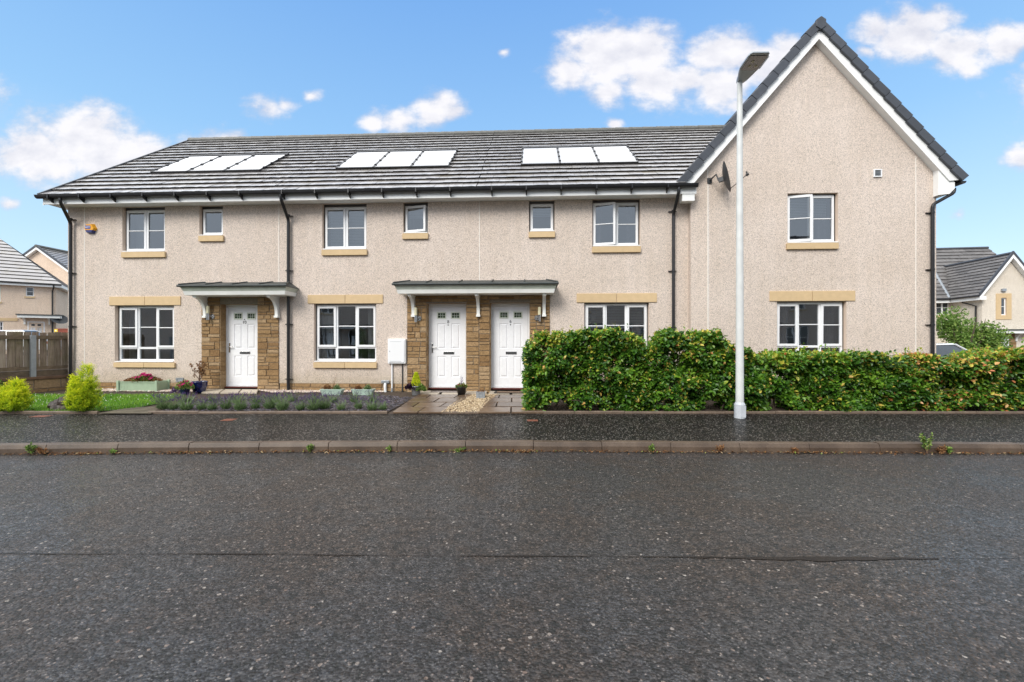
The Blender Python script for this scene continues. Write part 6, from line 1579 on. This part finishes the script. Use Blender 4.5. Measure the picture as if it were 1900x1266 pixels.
# low brick wall and yellow sign beyond fence
m = MB(); Yb = 26; x0, x1 = (104-950)/FPX*Yb, (140-950)/FPX*Yb; m.box(x0, x1, Yb, Yb + .3, .3, EYE + (633 - 612)/FPX*Yb); m.box(x0, x1, Yb - .03, Yb + .33, EYE + (633 - 612)/FPX*Yb, EYE + (633 - 612)/FPX*Yb + .07); o = m.build('brick_wall', 'brick_red'); place(o, WORLD); props(o, 'red brick wall top glimpsed between the fence and the pink houses', 'wall')
m = MB(); Yb = 22; x0, x1 = (100.5-950)/FPX*Yb, (106.5-950)/FPX*Yb; z0, z1 = EYE + (633-617)/FPX*Yb, EYE + (633-611)/FPX*Yb; m.box(x0, x1, Yb, Yb + .02, z0, z1, mi=0); m.tube([((x0+x1)/2, Yb + .05, .4), ((x0+x1)/2, Yb + .05, z1)], .03, 6, mi=1); m.box(x0 + .05, x1 - .05, Yb - .003, Yb - .0005, z0 + .06, z1 - .05, mi=2); o = m.build('small_sign', ['sign_yellow', 'black_plastic', 'logo_white']); place(o, WORLD); props(o, 'tiny yellow sign on a post just above the fence top', 'sign')

# right: L shaped pale house
def right_house():
    d = 27.5; Xc = (1822 - 950)/FPX*d; fr = Frame(Xc, d, radians(-8)); t = thing('neighbour_house', 'pale rendered house with slate grey gable at the right edge beyond the hedge', 'house', (2, 0, .4), fr)
    def RA(px, b=0):
        k = (px - 950)/FPX; ca, sa = cos(fr.ang), sin(fr.ang); return (k*(fr.Y + b*ca) - fr.X + b*sa)/(ca - k*sa)
    def RZ_(px, py, b=0): a = RA(px, b); return EYE + (633-py)/FPX*(fr.Y + a*sin(fr.ang) + b*cos(fr.ang))
    ap = RA(1880, -.3); za = RZ_(1880, 471, -.3); el = RA(1818, -.3); ze = RZ_(1818, 549, -.3); hw = ap - el; r = random.Random(6); w = 2*hw - .5
    win = (RA(1857), RA(1867), RZ_(1861, 585), RZ_(1861, 553)); b2 = 2.2
    m = MB(); wt = ze - .05; wall_face(m, 0, w, 0, wt, [(*win, .08)]); m.quad((0, 0, wt), (w, 0, wt), (ap, 0, za - .3)); m.quad((0, 0, 0), (0, 0, wt), (0, b2, wt), (0, b2, 0)); m.quad((w, 0, 0), (w, 9, 0), (w, 9, wt), (w, 0, wt))
    w2 = (RA(1737, b2), RA(1761.5, b2), RZ_(1750, 585, b2), RZ_(1750, 557, b2)); wall_face(m, -9, 0, 0, wt, [(*w2, .08)], b2); m.quad((-9, b2, 0), (-9, b2, wt), (-9, 10, wt), (-9, 10, 0)); m.build('wall', ['roughcast_pale', 'render_reveal'], t)
    bg_window(t, *win, 1, 0, False); bg_window(t, *w2, 2, b2)
    m = MB(); bar_rect(m, win[0] - .28, win[1] + .28, win[2] - .28, win[3] + .28, .28, -.03, .01); m.build('window_surround', 'sandstone', t, bevel=.01)
    m = MB(); tile_slope(m, -.3, 7, (el, ze), (ap, za), 12, r, .8, .06, swap=True); tile_slope(m, -.3, 7, (ap + hw, ze), (ap, za), 12, r, .8, .06, swap=True)
    zm = RZ_(1780, 462.5, b2 + 4.2); rfz = ze; tile_slope(m, -9.3, RA(1833, b2 + 4.2), (b2 - .35, ze), (b2 + 4.2, zm), 14, r, .8, .06); m.quad((-9.3, b2 + 4.2, zm), (RA(1833, b2+4.2), b2 + 4.2, zm), (RA(1833, b2+4.2), b2 + 8.6, ze), (-9.3, b2 + 8.6, ze)); rf = m.build('roof', ['roof_tile_dark', 'tile_edge'], t)
    m = MB(); m.tube([(-9.3, b2 + 4.2, zm + .05), (RA(1833, b2+4.2), b2 + 4.2, zm + .05)], .1, 6); m.tube([(ap, -.3, za + .05), (ap, 5.5, za + .05)], .1, 6)
    for s in (-1, 1): m.prism([(ap + s*hw, -.34, ze - .02), (ap, -.34, za - .02), (ap, -.34, za + .18), (ap + s*hw, -.34, ze + .18)], (0, .1, 0))
    m.build('verge_caps', 'verge_slate', rf); m = MB()
    for s in (-1, 1): m.prism([(ap + s*hw, -.32, ze - .26), (ap, -.32, za - .26), (ap, -.32, za - .021), (ap + s*hw, -.32, ze - .021)], (0, .32, 0))
    m.box(-9.2, .0, b2 - .33, b2 - .001, ze - .25, ze - .02); m.box(el + .02, -.001, -.3, b2 - .34, ze - .25, ze - .02); m.build('fascia', 'fascia_white', t)
    m = MB(); m.tube([(-9.3, b2 - .4, ze), (el, b2 - .4, ze)], .07, 8); m.tube([(el - .05, -.3, ze), (el - .05, b2 - .4, ze)], .07, 8); m.build('gutter', 'black_plastic', t)
    # valley flashing
    m = MB(); m.tube([(el, b2 - .3, ze + .08), (ap - .4, b2 + 4.0, zm - .1)], .09, 4); m.build('valley', 'grey_metal', rf)
    m = MB(); m.tube([(-.15, 1.2, ze - .05), (-.15, 1.2, ze - .3), (-.07, .35, ze - .6), (-.07, .35, .3)], .05, 8); m.build('downpipe', 'black_plastic', t)
    zc = RZ_(1870, 612); bg_canopy(t, RA(1838, -.6), w - .4, zc, [RA(1852, -.3), RA(1893, -.3)]); 
    m = MB(); m.box(RA(1842), RA(1885), -.02, .02, 0, zc - .24, mi=1); stones(m, RA(1842), RA(1885), .2, zc - .24, [], -.02, r, .12, .2, .25, .6); m.build('door_surround', ['stone', 'mortar'], t)
    bg_door(t, RA(1856.5), RA(1870), .45, zc - .42, -.06)
    m = MB(); a = RA(1861); m.box(a - .12, a + .10, -.12, 0, RZ_(1861, 541), RZ_(1861, 536)); m.build('vent', 'grey_metal', t)
simple('roof_tile_dark', (.115, .108, .105), .5, .25, 5, .15, 40, tint=.25)
right_house()

# ------------------------------------------------------------------ shrubs, trees, cars behind
def bush(name, label, c, rx, ry, h, n, mat, seed, l=.09, cat='shrub', trunk=.3, group=None):
    r = random.Random(seed); t = thing(name, label, cat, c, WORLD, group); m = MB(); st = MB(); C0 = Vector(c)
    for i in range(9):
        q = i*2*pi/9; e = C0 + Vector((rx*.7*cos(q)*r.uniform(.3, 1), ry*.7*sin(q), h*r.uniform(.6, .95))); st.tube([C0, C0.lerp(e, .5) + rvec(r)*.1, e], [.03*h, .02*h, .005], 5)
    st.build('trunk', 'bark', t)
    blobs = [(C0 + Vector((rx*r.uniform(-.6, .6), ry*r.uniform(-.5, .5), h*r.uniform(trunk, .82))), r.uniform(.28, .5)) for _ in range(14)]
    for _ in range(n):
        b, s = r.choice(blobs); v = rvec(r)*(r.random()**.4); p = b + Vector((v.x*rx*s, v.y*ry*s, v.z*h*s*.7))
        if p.z < c[2] + .05: continue
        d = rvec(r) + Vector((0, 0, .3)); leaf(m, p, d, rvec(r) + Vector((0, 0, .8)), l*r.uniform(.6, 1.3), l*.5, min(1, max(0, r.gauss(.5, .25))))
    m.build('crown', mat, t)
Yb = 16.; bush('shrub', 'loose pale green shrub between the gable house and the pale neighbour', ((1790-950)/FPX*Yb, Yb, .4), 1.15, .9, 2.05, 9000, 'shrub_leaf', 5, .10)
Yb = 13.; bush('shrub', 'small bright green shrub above the copper hedge at the right edge', ((1905-950)/FPX*Yb, Yb, .3), .5, .4, 1.0, 2500, 'shrub_leaf', 6, .08)

def car(label, X, Y, z0, ang, paint):
    fr = Frame(X, Y, ang); t = thing('parked_car', label, 'car', (0, 0, z0), fr)
    side = [(-2.05, .35), (-2.1, .62), (-1.95, .86), (-1.15, .97), (-.45, 1.40), (.95, 1.44), (1.70, 1.02), (2.0, .92), (2.08, .55), (2.0, .33)]
    def sec(x):      # height of roofline and belt at x
        return None
    m = MB(); ws = [.80, .86, .86, .84, .62, .62, .80, .82, .86, .82]; n = len(side)
    body = [(-2.05, .35, .80), (-2.12, .60, .84), (-1.98, .84, .82), (-1.2, .97, .84), (1.55, 1.0, .84), (2.0, .92, .80), (2.1, .58, .82), (2.02, .34, .80)]
    vs = [(x, -w, z0 + z) for x, z, w in body] + [(x, w, z0 + z) for x, z, w in body]; k = len(body); m.add(vs, [tuple(range(k)), tuple(range(2*k-1, k-1, -1))] + [(i, i + k, (i+1) % k + k, (i+1) % k) for i in range(k)]); b = m.build('body', paint, t, bevel=.06, bseg=3)
    m = MB(); cab = [(-1.15, .98, .78), (-.42, 1.39, .60), (.9, 1.43, .60), (1.6, 1.0, .78)]; vs = [(x, -w, z0 + z) for x, z, w in cab] + [(x, w, z0 + z) for x, z, w in cab]; m.add(vs, [(0,1,2,3), (7,6,5,4)] + [(i, i+4, i+5, i+1) for i in range(3)]); m.build('windows', 'dark_glass', t)
    m = MB(); m.add([(-.45, -.62, z0 + 1.395), (.93, -.62, z0 + 1.435), (.93, .62, z0 + 1.435), (-.45, .62, z0 + 1.395), (-.40, -.58, z0 + 1.44), (.88, -.58, z0 + 1.475), (.88, .58, z0 + 1.475), (-.40, .58, z0 + 1.44)], [(4,5,6,7),(0,1,5,4),(1,2,6,5),(2,3,7,6),(3,0,4,7)])
    for s in (-1, 1):
        for (p, q) in (((-1.18, .97, .79), (-.45, 1.40, .61)), ((1.62, 1.0, .79), (.92, 1.44, .61)), ((.15, .98, .79), (.12, 1.42, .61))): m.tube([(p[0], s*p[2], z0 + p[1]), (q[0], s*q[2], z0 + q[1])], .028, 6)
    m.build('roof', paint, t)
    for sx in (-1.32, 1.30):
        for s in (-1, 1):
            m = MB(); m.tube([(sx, s*.72, z0 + .31), (sx, s*.88, z0 + .31)], .31, 20); w = m.build('wheel', 'tyre', t); m = MB(); m.tube([(sx, s*.86, z0 + .31), (sx, s*.89, z0 + .31)], .19, 12); m.build('rim', 'chrome', w)
    for s in (-1, 1): m = MB(); m.obox((-2.06, s*.62, z0 + .70), (.05, 0, 0), (0, .16, 0), (0, 0, .06)); m.build('headlight', 'leaded', t, bevel=.01); m = MB(); m.obox((2.05, s*.66, z0 + .76), (.04, 0, 0), (0, .12, 0), (0, 0, .08)); m.build('tail_light', 'brick_red', t, bevel=.01)
car('pale silver car glimpsed above the hedge right of the gable house', 12.25, 13.4, -.06, radians(4), 'car_silver')
car('silver car roof showing just above the fence at the left edge', (15-950)/FPX*24, 24, .62, radians(20), 'car_silver')

# ------------------------------------------------------------------ the other side of the street (seen in the glass and on the wet road)
FO = Frame(0, -9.0, pi)
ho = thing('opposite_house', 'rendered terrace on the other side of the street, mirrored in the windows', 'house', (0, 0, .2), FO)
wo = []
for k in range(-6, 6):
    a = k*4.6 + 1; wo += [(a, a + 1.4, 1.05, 2.4, 3), (a + .2, a + 1.2, 3.55, 4.6, 2)]
bg_box_house(ho, FO, -32, 32, 8.4, .1, 4.9, 'roughcast', wo, pitch=37)
for k in range(-6, 6, 2):
    a = k*4.6 + 3.0; bg_canopy(ho, a, a + 4.0, 2.62, [a + .4, a + 3.6]); bg_door(ho, a + .7, a + 1.6, .3, 2.35, -.01); bg_door(ho, a + 2.4, a + 3.3, .3, 2.35, -.01)
bush('garden_tree', 'leafy tree on the other side of the street, reflected in the upstairs glass', (-6.4, -6.8, .15), 1.9, 1.6, 6.2, 7000, 'tree_leaf', 15, .13, 'tree', .35)
bush('garden_tree', 'round bush on the other side of the street, reflected in the glass at the left', (-10.5, -5.2, .15), 1.1, 1.0, 2.4, 5000, 'shrub_leaf', 16, .09, 'tree', .15)
car('dark car parked on the other side of the street, reflected in the middle window', -3.4, -4.6, .13, radians(4), 'car_dark')
car('dark car parked opposite the gable house, reflected in its window', 5.5, -4.4, .13, radians(183), 'car_dark')
